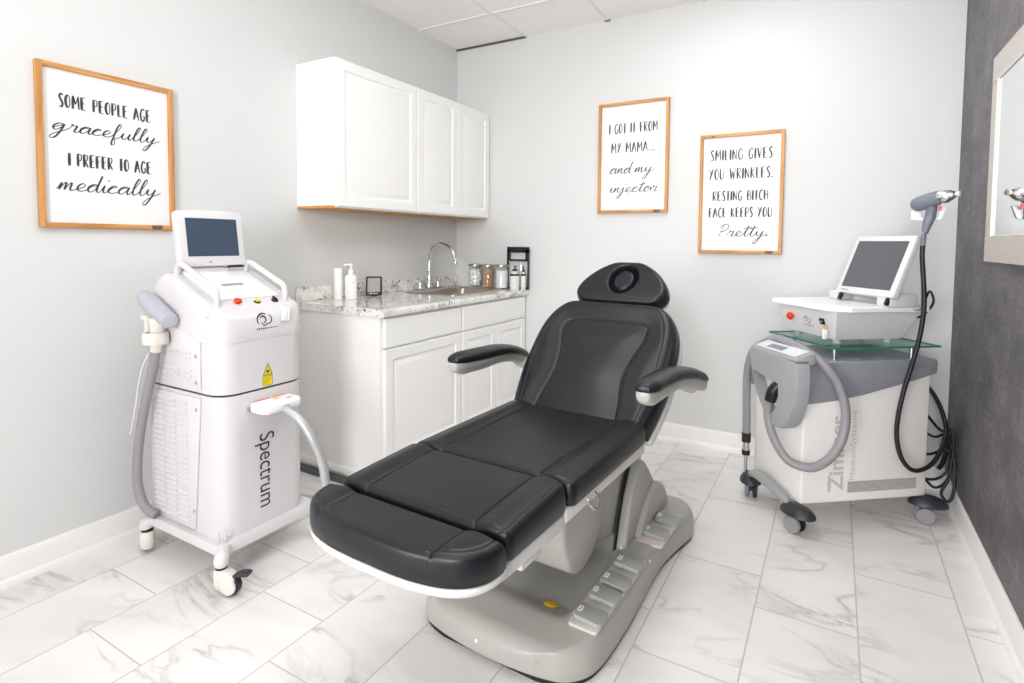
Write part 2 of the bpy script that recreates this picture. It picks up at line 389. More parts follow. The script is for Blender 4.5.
# ------------------------------------------------------------------ cabinets
def raised_door(b, y0, y1, z0, z1, x, th=.019, depth=.0):
    """door slab on plane x facing +x with a routed raised panel"""
    b.box(x, x+th, y0, y1, z0, z1, .0025)
def door_obj(name, y0, y1, z0, z1, x, parent, yo, zo):
    t = bmesh.new()
    w, h = y1-y0, z1-z0
    rings = [(0, 0), (0, .0165), (.0025, .019), (.052, .019), (.056, .0135), (.066, .0115), (.072, .0125), (.088, .0185), (.092, .019)]
    R = []
    for ins, d in rings:
        R.append([t.verts.new((x+d, y0+ins-yo, z0+ins-zo)), t.verts.new((x+d, y1-ins-yo, z0+ins-zo)), t.verts.new((x+d, y1-ins-yo, z1-ins-zo)), t.verts.new((x+d, y0+ins-yo, z1-ins-zo))])
    for a, c in zip(R, R[1:]):
        for k in range(4): t.faces.new((a[k], a[(k+1) % 4], c[(k+1) % 4], c[k]))
    t.faces.new(R[-1]); t.faces.new(list(reversed(R[0])))
    m = MB(); m._merge(t); return m.build(name, 'paint_white', parent, smooth=20)

DU = .308; UB, UT = 1.422, 2.192
def upper(y0, y1, doors, lab):
    t = empty('wall_cabinet', (0, y0, UB), 0, lab, 'cabinet', 'white wall cabinets above the counter')
    MB().box(.001, DU-.020, 0, y1-y0-.0006, .012, UT-UB, .001).build('carcass', 'paint_white', t, smooth=0)
    MB().box(.001, DU-.021, .0, y1-y0-.0006, 0, .0118).build('bottom_panel', 'raw_wood', t, smooth=0)
    b = MB(); b.box(DU-.0198, DU-.0185, 0, y1-y0-.0006, .0, UT-UB); b.build('face_frame', 'paint_white', t, smooth=0)
    for a, c in doors: door_obj('door', a, c, UB+.008, UT-.004, DU-.0185, t, y0, UB)
upper(-1.484, -.845, [(-1.480, -.849)], 'white wall cabinet with one wide raised-panel door')
upper(-.844, -.0015, [(-.840, -.423), (-.417, -.022)], 'white wall cabinet with two narrow doors in the corner')

XF = .611
def base(y0, y1, drawers, doors, lab, side=False):
    t = empty('base_cabinet', (0, y0, 0), 0, lab, 'cabinet', 'white base cabinets under the counter')
    L = y1-y0-.0006
    b = MB(); b.box(.012, XF, 0, .018, .10, .872); b.box(.012, XF, L-.018, L, .10, .872); b.box(.012, .020, .018, L-.018, .10, .872); b.box(.020, XF, .018, L-.018, .10, .118); b.box(XF-.018, XF, .018, L-.018, .118, .872)
    b.build('carcass', 'paint_white', t, smooth=0)
    MB().box(.012, XF-.07, .0, y1-y0-.0006, .0005, .0998).build('toe_kick', 'paint_white', t, smooth=0)
    if side:
        MB().box(.012, XF, -.006, -.0005, .001, .872, .001).build('side_panel', 'paint_white', t, smooth=0)
        MB().prism([(-.0066, .035), (-.0066, .075), (-.010, .072), (-.014, .060), (-.015, .035)], .03, XF, 'x').build('shoe_moulding', 'trim_white', t)
    for a, c in drawers: MB().box(XF+.0005, XF+.0195, a-y0, c-y0, .718, .862, .003).build('drawer', 'paint_white', t, smooth=20)
    for a, c in doors: door_obj('door', a, c, .115, .706, XF+.0005, t, y0, 0)
base(-1.49, -.818, [(-1.474, -.826)], [(-1.474, -.826)], 'white base cabinet with one wide door at the open counter end', True)
base(-.817, -.0015, [(-.808, -.03)], [(-.808, -.424), (-.416, -.03)], 'white base cabinet with two doors under the steel sink')

# worktop with a hole for the sink bowl
ct = empty('countertop', (0, -1.506, .874), 0, 'speckled grey and white countertop over the white base cabinets', 'countertop')
def slab():
    b = MB(); y0 = -1.506
    SX0, SX1, SY0, SY1 = .13, .50, -.725, -.152
    prof = []
    def seg(xa, xb, ya, yb): b.box(xa, xb, ya-y0, yb-y0, 0, .0395)
    seg(.001, SX0, y0, -.0015); seg(SX1, .630, y0, -.0015); seg(SX0, SX1, y0, SY0); seg(SX0, SX1, SY1, -.0015)
    b.prism([(.630, 0), (.630, .0395), (.639, .0385), (.646, .034), (.649, .027), (.649, .012), (.646, .004), (.639, 0)], 0, 1.5045, 'y')
    return b.build('slab', 'granite', ct, smooth=30)
slab()
MB().box(.001, .020, 0.004, 1.5045, .0397, .118, .003).build('backsplash', 'granite', ct, smooth=25)

# ------------------------------------------------------------------ sink and tap
sk = empty('kitchen_sink', (.315, -.44, .914), 0, 'stainless steel drop-in sink set into the speckled countertop', 'sink')
def rrect(x0, x1, y0, y1, r, n=6, z=0.):
    P = []
    for cx, cy, a0 in ((x1-r, y1-r, 0), (x0+r, y1-r, PI/2), (x0+r, y0+r, PI), (x1-r, y0+r, 3*PI/2)):
        for k in range(n+1):
            a = a0+PI/2*k/n; P.append((cx+r*math.cos(a), cy+r*math.sin(a), z))
    return P
def sink_bowl():
    R = [rrect(-.225, .205, -.295, .295, .05, z=.0002), rrect(-.225, .205, -.295, .295, .05, z=.003), rrect(-.216, .196, -.290, .290, .045, z=.006), rrect(-.163, .172, -.277, .277, .06, z=.004),
         rrect(-.155, .164, -.270, .270, .06, z=-.006), rrect(-.150, .158, -.262, .262, .055, z=-.12), rrect(-.13, .14, -.24, .24, .05, z=-.15), rrect(-.04, .04, -.04, .04, .035, z=-.155)]
    b = MB(); b.ring(R, cap=False)
    b._add(R[-1], [tuple(range(len(R[-1])))])
    return b.build('bowl', 'steel', sk, smooth=40)
sink_bowl()
MB().lathe([(0, 0), (.04, 0), (.042, .004), (.03, .006), (0, .003)], (0, 0, -.1545), 20).build('drain', 'chrome', sk)
fa = empty('kitchen_tap', (.075, -.43, .9205), 0, 'chrome gooseneck tap with two lever handles behind the sink', 'tap')
b = MB(); b.box(-.026, .026, -.125, .125, .0, .012, .005); b.build('deck_plate', 'chrome', fa)
b = MB(); b.lathe([(.024, .01), (.024, .03), (.018, .045), (.013, .075), (.012, .09)], n=20)
sp = [(0, 0, .08), (0, 0, .22), (.012, 0, .275), (.05, 0, .306), (.10, 0, .314), (.155, 0, .299), (.20, 0, .26), (.222, 0, .20), (.228, 0, .175)]
b.tube(sp, .0105, 14, 6); b.lathe([(.0125, .172), (.0135, .176), (.0135, .20), (.011, .204)], (.2275, 0, 0), 16)
b.build('spout', 'chrome', fa)
for sy in (-1, 1):
    b = MB(); b.lathe([(.020, .011), (.020, .02), (.015, .03), (.014, .055), (.016, .06), (.012, .068), (0, .07)], (0, sy*.1, 0), 18)
    b.tube([(0, sy*.1, .06), (.004, sy*.125, .072), (.008, sy*.155, .078)], [.006, .005, .0045], 10)
    b.build('handle', 'chrome', fa)

# ------------------------------------------------------------------ things on the counter
CZ = .9137
t = empty('white_tube', (.078, -1.268, CZ), 0, 'plain white cylinder bottle at the left end of the counter', 'bottle')
MB().lathe([(0, 0), (.0215, 0), (.0235, .002), (.0235, .125), (.023, .126), (.023, .127)], n=28).build('body', 'bright_white', t)
MB().lathe([(0.022, .1272), (.0237, .1276), (.0237, .176), (.0215, .179), (0, .179)], n=28).build('cap', 'bright_white', t)
t = empty('pump_bottle', (.132, -1.222, CZ), 0, 'white pump dispenser bottle beside the tall cylinder bottle', 'bottle')
MB().lathe([(0, 0), (.031, 0), (.034, .003), (.034, .122), (.031, .133), (.019, .142), (.013, .145), (.013, .151)], n=28).build('body', 'bright_white', t)
b = MB(); b.lathe([(.0145, .1512), (.0155, .153), (.0155, .170), (.006, .173), (.0055, .192), (.011, .194), (.011, .203), (0, .205)], n=20)
b.tube([(0, 0, .199), (-.012, -.022, .201), (-.018, -.034, .194)], .0042, 8); b.build('pump', 'bright_white', t)
MB().lathe([(0, 0), (.004, 0), (.004, .0008), (0, .001)], n=12).build('mark', 'orange', t, loc=(.0305, -.0150, .098), rot=(0, PI/2, -.46))
t = empty('desk_clock', (.110, -1.015, CZ+.003), math.radians(40), 'small black digital clock with grey display leaning on the counter', 'clock')
TL = Matrix.Scale(1.35, 4) @ Matrix.Rotation(math.radians(-14), 4, 'X')
MB(TL).box(-.036, .036, -.006, .006, 0, .088, .0055, 3).build('casing', 'black_gloss', t)
MB(TL).box(-.028, .028, -.0072, -.0061, .016, .079, .0003).build('display', 'tablet_face', t, smooth=0)
MB(Matrix.Scale(1.35, 4)).prism([(.0065, .004), (.0095, .002), (.045, .0), (.043, -.0018), (.006, -.0018)], -.015, .015, 'x').build('prop_leg', 'black_gloss', t)
b = MB(TL)
for k in (-.012, .004, .014): b.box(k-.003, k+.003, -.0068, -.0061, .0065, .0095)
b.build('keys', 'light_grey', t, smooth=0)

def jar(x, y, r, h, fill, lab):
    t = empty('apothecary_jar', (x, y, CZ), 0, lab, 'jar', 'glass jars beside the sink')
    MB().lathe([(0, 0), (r-.003, 0), (r, .003), (r, h-.028), (r-.004, h-.02), (r-.004, h-.0175), (r-.0075, h-.0175), (r-.0075, h-.021), (r-.0035, h-.030), (r-.0035, .006), (0, .006)], n=32).build('glass', 'glass_clear', t)
    MB().lathe([(r-.006, h-.0172), (r-.001, h-.0168), (r+.001, h-.014), (r+.001, h-.004), (r-.002, h), (0, h+.001)], n=32).build('lid', 'steel', t)
    if fill == 'sticks':
        b = MB()
        for k in range(26):
            a = random.uniform(0, 2*PI); q = (r-.012)*math.sqrt(random.random()); a2 = a+random.uniform(-.5, .5); q2 = (r-.014)*random.uniform(.4, 1)
            b.tube([(q*math.cos(a), q*math.sin(a), .008), (q2*math.cos(a2), q2*math.sin(a2), h-.036)], .0042, 6, smooth=False)
        f = b.build('tongue_depressors', 'tongue', t); f['kind'] = 'stuff'
    else:
        b = MB()
        if fill == 'balls':
            for k in range(150):
                a = random.uniform(0, 2*PI); q = (r-.016)*math.sqrt(random.random()); z = .019+random.random()*(h-.062)
                b.lathe([(0, -.012), (.0085, -.0085), (.012, 0), (.0085, .0085), (0, .012)], (q*math.cos(a), q*math.sin(a), z), 10)
        else:
            for k in range(int((h-.05)/.006)):
                b.lathe([(0, 0), (r-.008, 0), (r-.006, .0028), (r-.008, .0055), (0, .0055)], (random.uniform(-.001, .001), random.uniform(-.001, .001), .008+k*.006), 24)
        f = b.build('cotton_balls' if fill == 'balls' else 'cotton_pads', 'cotton', t); f['kind'] = 'stuff'
jar(.222, -.066, .052, .172, 'balls', 'glass jar of cotton balls with metal lid, nearest the tap')
jar(.334, -.066, .050, .172, 'sticks', 'glass jar of wooden tongue depressors between two white-filled jars')
jar(.468, -.094, .050, .176, 'pads', 'glass jar of round white cotton pads beside the black stand')

def pumpb(x, y, r, h, lab, tip):
    t = empty('soap_dispenser', (x, y, CZ), 0, lab, 'bottle', 'clear pump bottles by the black stand')
    MB().lathe([(0, 0), (r-.002, 0), (r, .003), (r, h-.03), (r*.6, h-.012), (r*.42, h-.008), (r*.42, h)], n=24).build('bottle', 'gel', t)
    b = MB(); b.lathe([(r*.45, h+.0002), (r*.5, h+.001), (r*.5, h+.014), (.004, h+.017), (.004, h+.03), (.008, h+.032), (.008, h+.038), (0, h+.039)], n=16)
    b.tube([(0, 0, h+.036), (tip*.02, -.02, h+.036), (tip*.028, -.03, h+.030)], .003, 8); b.build('pump', 'black_gloss', t)
    bb = MB(); bb.lathe([(r+.0004, .098), (r+.0006, .098), (r+.0006, .112), (r+.0004, .112)], n=24)
    bb.build('label_band', 'ink', t)
pumpb(.578, -.098, .034, .132, 'clear pump bottle of pale liquid in front of the black stand', 1)
pumpb(.628, -.062, .018, .126, 'slim clear pump bottle at the right end of the counter', .6)
t = empty('display_stand', (.566, -.030, CZ), 0, 'black frame stand with two openings leaning at the counter corner', 'stand')
b = MB()
for a in ((-.09, .09, .285, .303), (-.09, .09, .200, .214), (-.09, .09, 0, .014)): b.box(a[0], a[1], -.006, .006, a[2], a[3], .001)
b.box(-.09, -.066, -.006, .006, .214, .285, .001); b.box(.062, .09, -.006, .006, .214, .285, .001); b.box(-.09, .09, -.006, .006, .262, .285, .001)
b.box(-.09, -.079, -.006, .006, .014, .2, .001); b.box(.079, .09, -.006, .006, .014, .2, .001)
b.build('frame', 'black_gloss', t, smooth=0)
MB().tube([(.028, -.007, .195), (.030, -.012, .17), (.034, -.012, .135), (.044, -.012, .13)], .0022, 8).build('hook', 'chrome', t)
MB().box(-.085, .085, .008, .022, .0, .006).build('foot', 'black_gloss', t, smooth=0)

# ------------------------------------------------------------------ hand-lettered signs
CAPS = {  # (width, strokes [(points, weight)])
 'A': (.48, [([(0, 0), (.13, .55), (.23, 1)], 1.5), ([(.23, 1), (.34, .5), (.44, 0)], .9), ([(.08, .33), (.37, .33)], .55)]),
 'B': (.42, [([(.05, 0), (.06, 1)], 1.5), ([(.06, .98), (.3, .95), (.33, .75), (.25, .56), (.07, .53)], .7), ([(.07, .53), (.32, .5), (.38, .25), (.3, .04), (.05, .02)], .7)]),
 'C': (.42, [([(.38, .86), (.27, 1), (.12, .85), (.05, .5), (.1, .14), (.23, 0), (.37, .12)], 1.1)]),
 'E': (.42, [([(.07, 0), (.06, 1)], 1.6), ([(.06, .98), (.36, 1)], .55), ([(.07, .52), (.32, .54)], .55), ([(.07, .02), (.38, .02)], .55)]),
 'F': (.40, [([(.07, 0), (.06, 1)], 1.6), ([(.06, .98), (.36, 1)], .55), ([(.07, .52), (.30, .54)], .55)]),
 'G': (.46, [([(.40, .86), (.28, 1), (.12, .85), (.05, .5), (.1, .14), (.23, 0), (.37, .12), (.41, .42)], 1.1), ([(.25, .42), (.42, .43)], .6)]),
 'H': (.46, [([(.06, 0), (.07, 1)], 1.5), ([(.40, 0), (.39, 1)], .8), ([(.06, .5), (.40, .52)], .55)]),
 'I': (.16, [([(.07, 0), (.08, 1)], 1.7)]),
 'K': (.44, [([(.06, 0), (.07, 1)], 1.5), ([(.38, 1), (.08, .45)], .6), ([(.12, .5), (.40, 0)], .9)]),
 'L': (.38, [([(.07, 1), (.07, 0)], 1.5), ([(.07, .02), (.35, .03)], .55)]),
 'M': (.58, [([(.05, 0), (.08, 1)], 1.5), ([(.08, 1), (.28, .35)], .9), ([(.28, .35), (.48, 1)], .55), ([(.48, 1), (.52, 0)], 1.0)]),
 'N': (.46, [([(.05, 0), (.06, 1)], 1.4), ([(.06, 1), (.39, 0)], .9), ([(.39, 0), (.40, 1)], .6)]),
 'O': (.44, [([(.22, 1), (.09, .82), (.05, .5), (.10, .14), (.22, 0)], 1.5), ([(.22, 0), (.35, .2), (.38, .5), (.34, .85), (.22, 1)], .6)]),
 'P': (.40, [([(.06, 0), (.06, 1)], 1.5), ([(.06, .98), (.3, .94), (.35, .72), (.27, .5), (.07, .44)], .65)]),
 'R': (.43, [([(.06, 0), (.06, 1)], 1.5), ([(.06, .98), (.3, .94), (.34, .74), (.26, .54), (.07, .48)], .65), ([(.14, .48), (.38, 0)], .9)]),
 'S': (.38, [([(.33, .88), (.22, 1), (.09, .88), (.10, .7), (.22, .48), (.30, .25), (.22, .03), (.06, .06)], 1.25)]),
 'T': (.38, [([(.19, 0), (.19, 1)], 1.6), ([(.05, .98), (.34, 1)], .5)]),
 'U': (.46, [([(.05, 1), (.05, .3), (.12, .05), (.22, 0)], 1.4), ([(.22, 0), (.36, .15), (.40, .5), (.40, 1)], .6)]),
 'V': (.44, [([(.04, 1), (.21, 0)], 1.4), ([(.21, 0), (.39, 1)], .6)]),
 'W': (.62, [([(.04, 1), (.16, 0)], 1.3), ([(.16, 0), (.30, .7)], .6), ([(.30, .7), (.42, 0)], 1.2), ([(.42, 0), (.57, 1)], .6)]),
 'Y': (.44, [([(.04, 1), (.20, .48)], .7), ([(.39, 1), (.20, .48), (.06, 0)], 1.4)]),
 '.': (.16, [([(.05, 0.0), (.055, .12)], 1.35)]), ' ': (.34, []),
}
SCR = {  # advance, main stroke, extra strokes
 'a': (1.15, [(0, .1), (.4, .75), (.85, .9), (.5, 1), (.15, .6), (.15, .12), (.42, 0), (.75, .4), (.95, .95), (.88, .25), (1.0, 0), (1.15, .1)], []),
 'c': (.95, [(0, .1), (.45, .75), (.8, .85), (.5, 1), (.15, .6), (.15, .15), (.45, 0), (.75, .1), (.95, .2)], []),
 'e': (.95, [(0, .1), (.45, .4), (.75, .72), (.52, 1), (.2, .65), (.2, .18), (.5, 0), (.8, .1), (.95, .2)], []),
 'g': (1.3, [(.1, .3), (.85, .88), (.5, 1), (.12, .6), (.15, .15), (.45, .05), (.8, .5), (.97, .95), (.75, -.3), (.45, -1.1), (.1, -1.2), (.1, -.8), (.6, -.3), (1.3, .25)], []),
 'r': (1.05, [(0, .2), (.28, .7), (.3, 1.12), (.45, .88), (.78, .95), (.72, .5), (.66, .1), (.82, 0), (1.05, .15)], []),
 'f': (.85, [(0, .2), (.4, 1.0), (.68, 1.9), (.5, 2.2), (.33, 1.5), (.25, .3), (.18, -.8), (.32, -1.1), (.5, -.8), (.4, -.1), (.6, .05), (.85, .2)], []),
 'u': (1.15, [(0, .2), (.25, .95), (.2, .3), (.4, 0), (.68, .25), (.9, .95), (.85, .3), (.98, 0), (1.15, .15)], []),
 'l': (.7, [(0, .2), (.38, 1.0), (.66, 1.95), (.5, 2.2), (.3, 1.4), (.25, .35), (.42, 0), (.7, .2)], []),
 'y': (1.4, [(0, .2), (.25, .95), (.25, .35), (.45, .1), (.75, .4), (.95, .95), (.75, -.2), (.4, -1.2), (.1, -1.25), (.25, -.7), (.8, -.1), (1.6, .5)], []),
 'm': (1.45, [(0, .1), (.25, .95), (.2, .05), (.42, .75), (.62, .95), (.62, .05), (.85, .75), (1.05, .95), (1.05, .2), (1.2, 0), (1.45, .15)], []),
 'n': (1.05, [(0, .1), (.25, .95), (.2, .05), (.42, .75), (.65, .95), (.66, .2), (.8, 0), (1.05, .15)], []),
 'd': (1.15, [(0, .1), (.4, .75), (.8, .85), (.5, 1), (.12, .6), (.15, .12), (.42, 0), (.75, .5), (1.0, 2.2), (.88, 1.0), (.86, .2), (1.0, 0), (1.15, .1)], []),
 'i': (.6, [(0, .2), (.28, .95), (.25, .3), (.4, 0), (.6, .15)], [[(.50, 1.6), (.54, 1.68)]]),
 'j': (.75, [(0, .2), (.4, .95), (.28, -.2), (.05, -1.1), (-.25, -1.2), (-.15, -.7), (.3, -.1), (.75, .2)], [[(.62, 1.5), (.68, 1.6)]]),
 't': (.75, [(0, .2), (.35, 1.2), (.5, 1.95), (.36, 1.0), (.28, .3), (.43, 0), (.75, .2)], [[(.02, 1.38), (.5, 1.5), (.9, 1.6)]]),
 'o': (1.05, [(0, .1), (.45, .8), (.5, 1), (.17, .6), (.2, .12), (.48, 0), (.8, .4), (.72, .9), (.5, 1), (.75, .78), (1.05, .85)], []),
 'P': (1.1, [(.12, -.1), (.3, 1.0), (.42, 2.1)], [[(.0, 1.6), (.35, 2.15), (.85, 2.2), (1.1, 1.7), (.8, 1.1), (.3, .85)]]),
 '.': (.5, [], [[(.12, .0), (.15, .24)]]), ' ': (.5, [], []),
}
def ribbon(b, P, W, place):
    n = len(P)
    L = []
    for i in range(n):
        t = P[min(n-1, i+1)]-P[max(0, i-1)]
        if t.length < 1e-9: t = Vector((1, 0, 0))
        t.normalize(); nn = Vector((-t.y, t.x, 0)); w = W(i, t)/2
        L.append((place(P[i]+nn*w), place(P[i]-nn*w)))
    vs = [v for q in L for v in q]
    b._add(vs, [(2*i, 2*i+1, 2*i+3, 2*i+2) for i in range(n-1)])
def caps_line(b, text, x0, x1, z0, h, place, wt=.0057):
    tot = sum(CAPS[c][0] for c in text)+.10*(len(text)-1); k = (x1-x0)/tot; x = x0
    for c in text:
        w, st = CAPS[c]
        for pts, g in st:
            P = [Vector((x+px*k, z0+pz*h+random.uniform(-.001, .001), 0)) for px, pz in pts]
            if len(P) > 2: P = catmull(P, 5)
            else: P = [P[0].lerp(P[1], i/4) for i in range(5)]
            m = len(P); ribbon(b, P, lambda i, t: wt*g*(.72+.4*math.sin(PI*(i+.5)/m)), place)
        x += (w+.10)*k
def script_line(b, text, x0, x1, z0, xh, place, wt=.0051, slant=.28):
    tot = sum(SCR[c][0] for c in text); k = (x1-x0)/tot; x = x0; main = []
    def flush():
        nonlocal main
        if len(main) > 2:
            P = catmull(main, 5); ribbon(b, P, lambda i, t: wt*(.62+.75*max(0, -t.y)), place)
        main = []
    for c in text:
        adv, m, ex = SCR[c]
        f = lambda p: Vector((x+p[0]*k+p[1]*xh*slant, z0+p[1]*xh, 0))
        if not m: flush()
        pts = [f(p) for p in m]
        if main and pts and (main[-1]-pts[0]).length < xh*.5: pts = pts[1:]
        main += pts
        if c == 'P': flush()
        for e in ex:
            P = catmull([f(q) for q in e], 5) if len(e) > 2 else [f(e[0]).lerp(f(e[1]), i/2) for i in range(3)]
            ribbon(b, P, lambda i, t: wt*(1.5 if len(e) == 2 else .8), place)
        x += adv*k
    flush()

def sign(name_label, wall, a0, a1, z0, z1, lines):
    """wall 'left': a is y, faces +x; wall 'back': a is x, faces -y"""
    W, Hh = a1-a0, z1-z0
    t = empty('framed_sign', ((.001, (a0+a1)/2, z0) if wall == 'left' else ((a0+a1)/2, -.001, z0)), PI/2 if wall == 'left' else 0., name_label, 'sign', 'wood framed lettered signs')
    # local: x across, -y out of the wall, z up
    f = .0185; d = .026
    b = MB(); b.box(-W/2+.006, W/2-.006, -.012, -.0005, .006, Hh-.006); b.build('board', 'sign_board', t, smooth=0)
    for s in (-1, 1):
        xa, xb = sorted((s*(W/2-f), s*W/2)); MB().box(xa, xb, -d, -.0003, 0.0, Hh, .0015).build('frame_side', 'wood_v', t, smooth=20)
    MB().box(-W/2+f+.0002, W/2-f-.0002, -d+.001, -.0003, 0, f, .0015).build('frame_rail', 'wood_x', t, smooth=20)
    MB().box(-W/2+f+.0002, W/2-f-.0002, -d+.001, -.0003, Hh-f, Hh, .0015).build('frame_rail', 'wood_x', t, smooth=20)
    c = (a0+a1)/2
    place = lambda p: Vector((p.x-c, -.0127, p.y-z0))
    for kind, txt, x0, x1, zb, h in lines:
        b = MB(); (caps_line if kind == 'C' else script_line)(b, txt, x0, x1, zb, h, place); b.build('lettering', 'letter_ink', t, smooth=0)
sign('pine-framed sign reading about ageing gracefully, left wall', 'left', -2.633, -2.15, 1.29, 1.899,
     [('C', 'SOME PEOPLE AGE', -2.563, -2.238, 1.743, .049), ('S', 'gracefully', -2.588, -2.215, 1.655, .026),
      ('C', 'I PREFER TO AGE', -2.537, -2.240, 1.526, .048), ('S', 'medically', -2.578, -2.215, 1.432, .030)])
sign('pine-framed sign about mama and my injector, back wall', 'back', 1.165, 1.628, 1.447, 2.16,
     [('C', 'I GOT IT FROM', 1.235, 1.555, 1.962, .062), ('C', 'MY MAMA...', 1.252, 1.540, 1.838, .063),
      ('S', 'and my', 1.240, 1.530, 1.705, .033), ('S', 'injector', 1.240, 1.560, 1.582, .032)])
sign('pine-framed sign about smiling and wrinkles, right one on back wall', 'back', 1.820, 2.281, 1.195, 1.902,
     [('C', 'SMILING GIVES', 1.879, 2.220, 1.748, .061), ('C', 'YOU WRINKLES.', 1.875, 2.225, 1.636, .062),
      ('C', 'RESTING BITCH', 1.898, 2.203, 1.509, .056), ('C', 'FACE KEEPS YOU', 1.878, 2.226, 1.410, .056),
      ('S', 'Pretty.', 1.930, 2.215, 1.297, .032)])

# ------------------------------------------------------------------ mirror on the dark wall
t = empty('wall_mirror', (RW-.001, -.76, 1.193), 0, 'rectangular mirror in a champagne woven-texture frame on the dark wallpaper', 'mirror')
ML, MH, MF = 1.30, .770, .095
b = MB()
for a in ((-ML, 0, 0, MF), (-ML, 0, MH-MF, MH)): b.prism([(-.0005, a[2]), (-.0005, a[3]), (-.024, a[3]), (-.024, a[2])], a[0], a[1], 'y', .002)
for a in ((-MF, 0), (-ML, -ML+MF)): b.box(-.0235, -.0005, a[0], a[1], MF+.0002, MH-MF-.0002, .002)
b.build('frame', 'woven', t, smooth=20)
MB().box(-.021, -.017, -ML+MF, -MF, MF, MH-MF).build('glass', 'mirror', t, smooth=0)
b = MB()
b.box(-.0275, -.0212, -MF-.006, -MF+.0005, MF-.0005, MH-MF+.0005); b.box(-.0275, -.0212, -ML+MF-.0005, -ML+MF+.006, MF-.0005, MH-MF+.0005)
b.box(-.0255, -.0212, -ML+MF+.006, -MF-.006, MF-.0005, MF+.003); b.box(-.0255, -.0212, -ML+MF+.006, -MF-.006, MH-MF-.003, MH-MF+.0005)
b.build('inner_rim', 'mirror_bevel', t, smooth=0)
# ------------------------------------------------------------------ treatment chair
ch = empty('treatment_chair', (1.70, -1.60, 0), -.038, 'reclined black leather treatment chair on a moulded grey base, centre of the room', 'treatment chair')
SEAM = .173
def gv(d, s=.0035, k=.004): return k*math.exp(-(d/s)**2)
def cushion(name, y0, y1, W, T, B, rise=0., ox=0., rc=.022, re=.016, front=None, parent=ch):
    if front:
        def pos(s, t):
            x = s*W; u = front(x); return x, -.905-u*(1-t)
        def top(x, y, s, t):
            r = (abs(x/W)**2.8+abs((y+.905)/.147)**2.8)**(1/2.8); d = (1-r)*(.147+.10*abs(s)**3); dy = -.905-y
            z = T-math.hypot(rnd(d, re), rnd(dy, re*1.1)); z = max(z, T-re*1.3)
            ax = abs(x)-SEAM
            z -= gv(ax-.004, .0032, .005)+gv(ax+.005, .0018, .0014)+gv(d-re*1.15, .0022, .0016)
            z += .007*sst(0, .04, ax)*sst(0, .05, d)
            return z
        b = MB(Matrix.Translation((ox, 0, 0))); b.sheet(200, 60, pos, top, B, side=[(.0015, .12), (.003, .45), (.002, .8), (-.003, 1.)])
        return b.build(name, 'leather', parent, smooth=50)
    def pos(s, t):
        y = y0+t*(y1-y0); dv = min(y-y0, y1-y)
        w = W-rnd(dv, rc)
        x = s*w
        return x, y
    def top(x, y, s, t):
        dx = (1-abs(s))*W; dy = min(t, 1-t)*(y1-y0)
        z = T+rise*t-math.hypot(rnd(dx, re), rnd(dy, re*1.1))
        z = max(z, T+rise*t-re*1.3)
        ax = abs(x)-SEAM
        z -= gv(ax-.004, .0034, .0055)+gv(ax+.005, .0018, .0014)+gv(dx-re*1.15, .0022, .0016)+gv(t*(y1-y0)-re*1.2, .0022, .0016)
        z += .010*sst(0, .05, ax)*(1-sst(.05, .11, ax))     # side bolsters stand a little proud
        z += .006*(1-(x/W)**2)*math.sin(PI*t)
        return z
    b = MB(Matrix.Translation((ox, 0, 0))); b.sheet(200, 60, pos, top, B, side=[(.002, .15), (.004, .45), (.003, .8), (-.002, 1.)])
    return b.build(name, 'leather', parent, smooth=50)
cushion('seat_cushion', -.585, .004, .284, .606, .540)
cushion('leg_cushion', -.888, -.597, .275, .597, .532, rise=.014, ox=-.003)
def ff(x): return .147*max(0., 1-abs(x/.284)**2.8)**(1/2.8)
cushion('foot_cushion', -1.05, -.905, .283, .594, .524, ox=-.009, rc=.02, front=ff)
# white shells below the cushions
def shell(name, pts, z0, z1, m='shell_white', bev=.012): return MB().prism(pts, z0, z1, 'z', bev, 3).build(name, m, ch, smooth=40)
shell('seat_shell', [(-.272, -.60), (.272, -.60), (.280, .0), (.262, .055), (-.262, .055), (-.280, .0)], .497, .5396, bev=.01)
shell('leg_shell', [(-.262, -.89), (.262, -.89), (.270, -.605), (-.270, -.605)], .486, .5316, bev=.01)
FO = [(.284*math.copysign(abs(math.cos(a))**(2/2.8), math.cos(a)), -.905-.147*abs(math.sin(a))**(2/2.8)) for a in [PI*k/40 for k in range(41)]]
def fring(k, z, dy=0.): return [(x*k, -.90+(y+.90)*k+dy, z) for x, y in FO]+[(-.27*k, -.892, z), (.27*k, -.892, z)] if False else [(x*k-.009, -.90+(y+.90)*k+dy, z) for x, y in FO]+[(-.27*k-.009, -.892, z), (.27*k-.009, -.892, z)]
MB().ring([fring(.90, .494), fring(.96, .499), fring(.995, .508), fring(1.012, .519), fring(1.008, .5235)]).build('foot_shell', 'shell_white', ch, smooth=50)
b = MB(); b.box(-.20, .20, -.93, -.62, .462, .4855, .008); b.box(.21, .255, -.80, -.70, .462, .4855, .006); b.box(-.255, -.21, -.80, -.70, .462, .4855, .006); b.build('leg_frame', 'shell_white', ch)
b = MB(); b.box(-.235, .235, -.58, .03, .452, .4965, .012); b.build('seat_frame', 'shell_white', ch)
b = MB()
b.tube([(.272, -.47, .522), (.284, -.475, .505), (.287, -.455, .484), (.287, -.432, .484), (.284, -.415, .505), (.272, -.42, .522)], .0032, 8); b.build('ring_hook', 'chrome', ch)

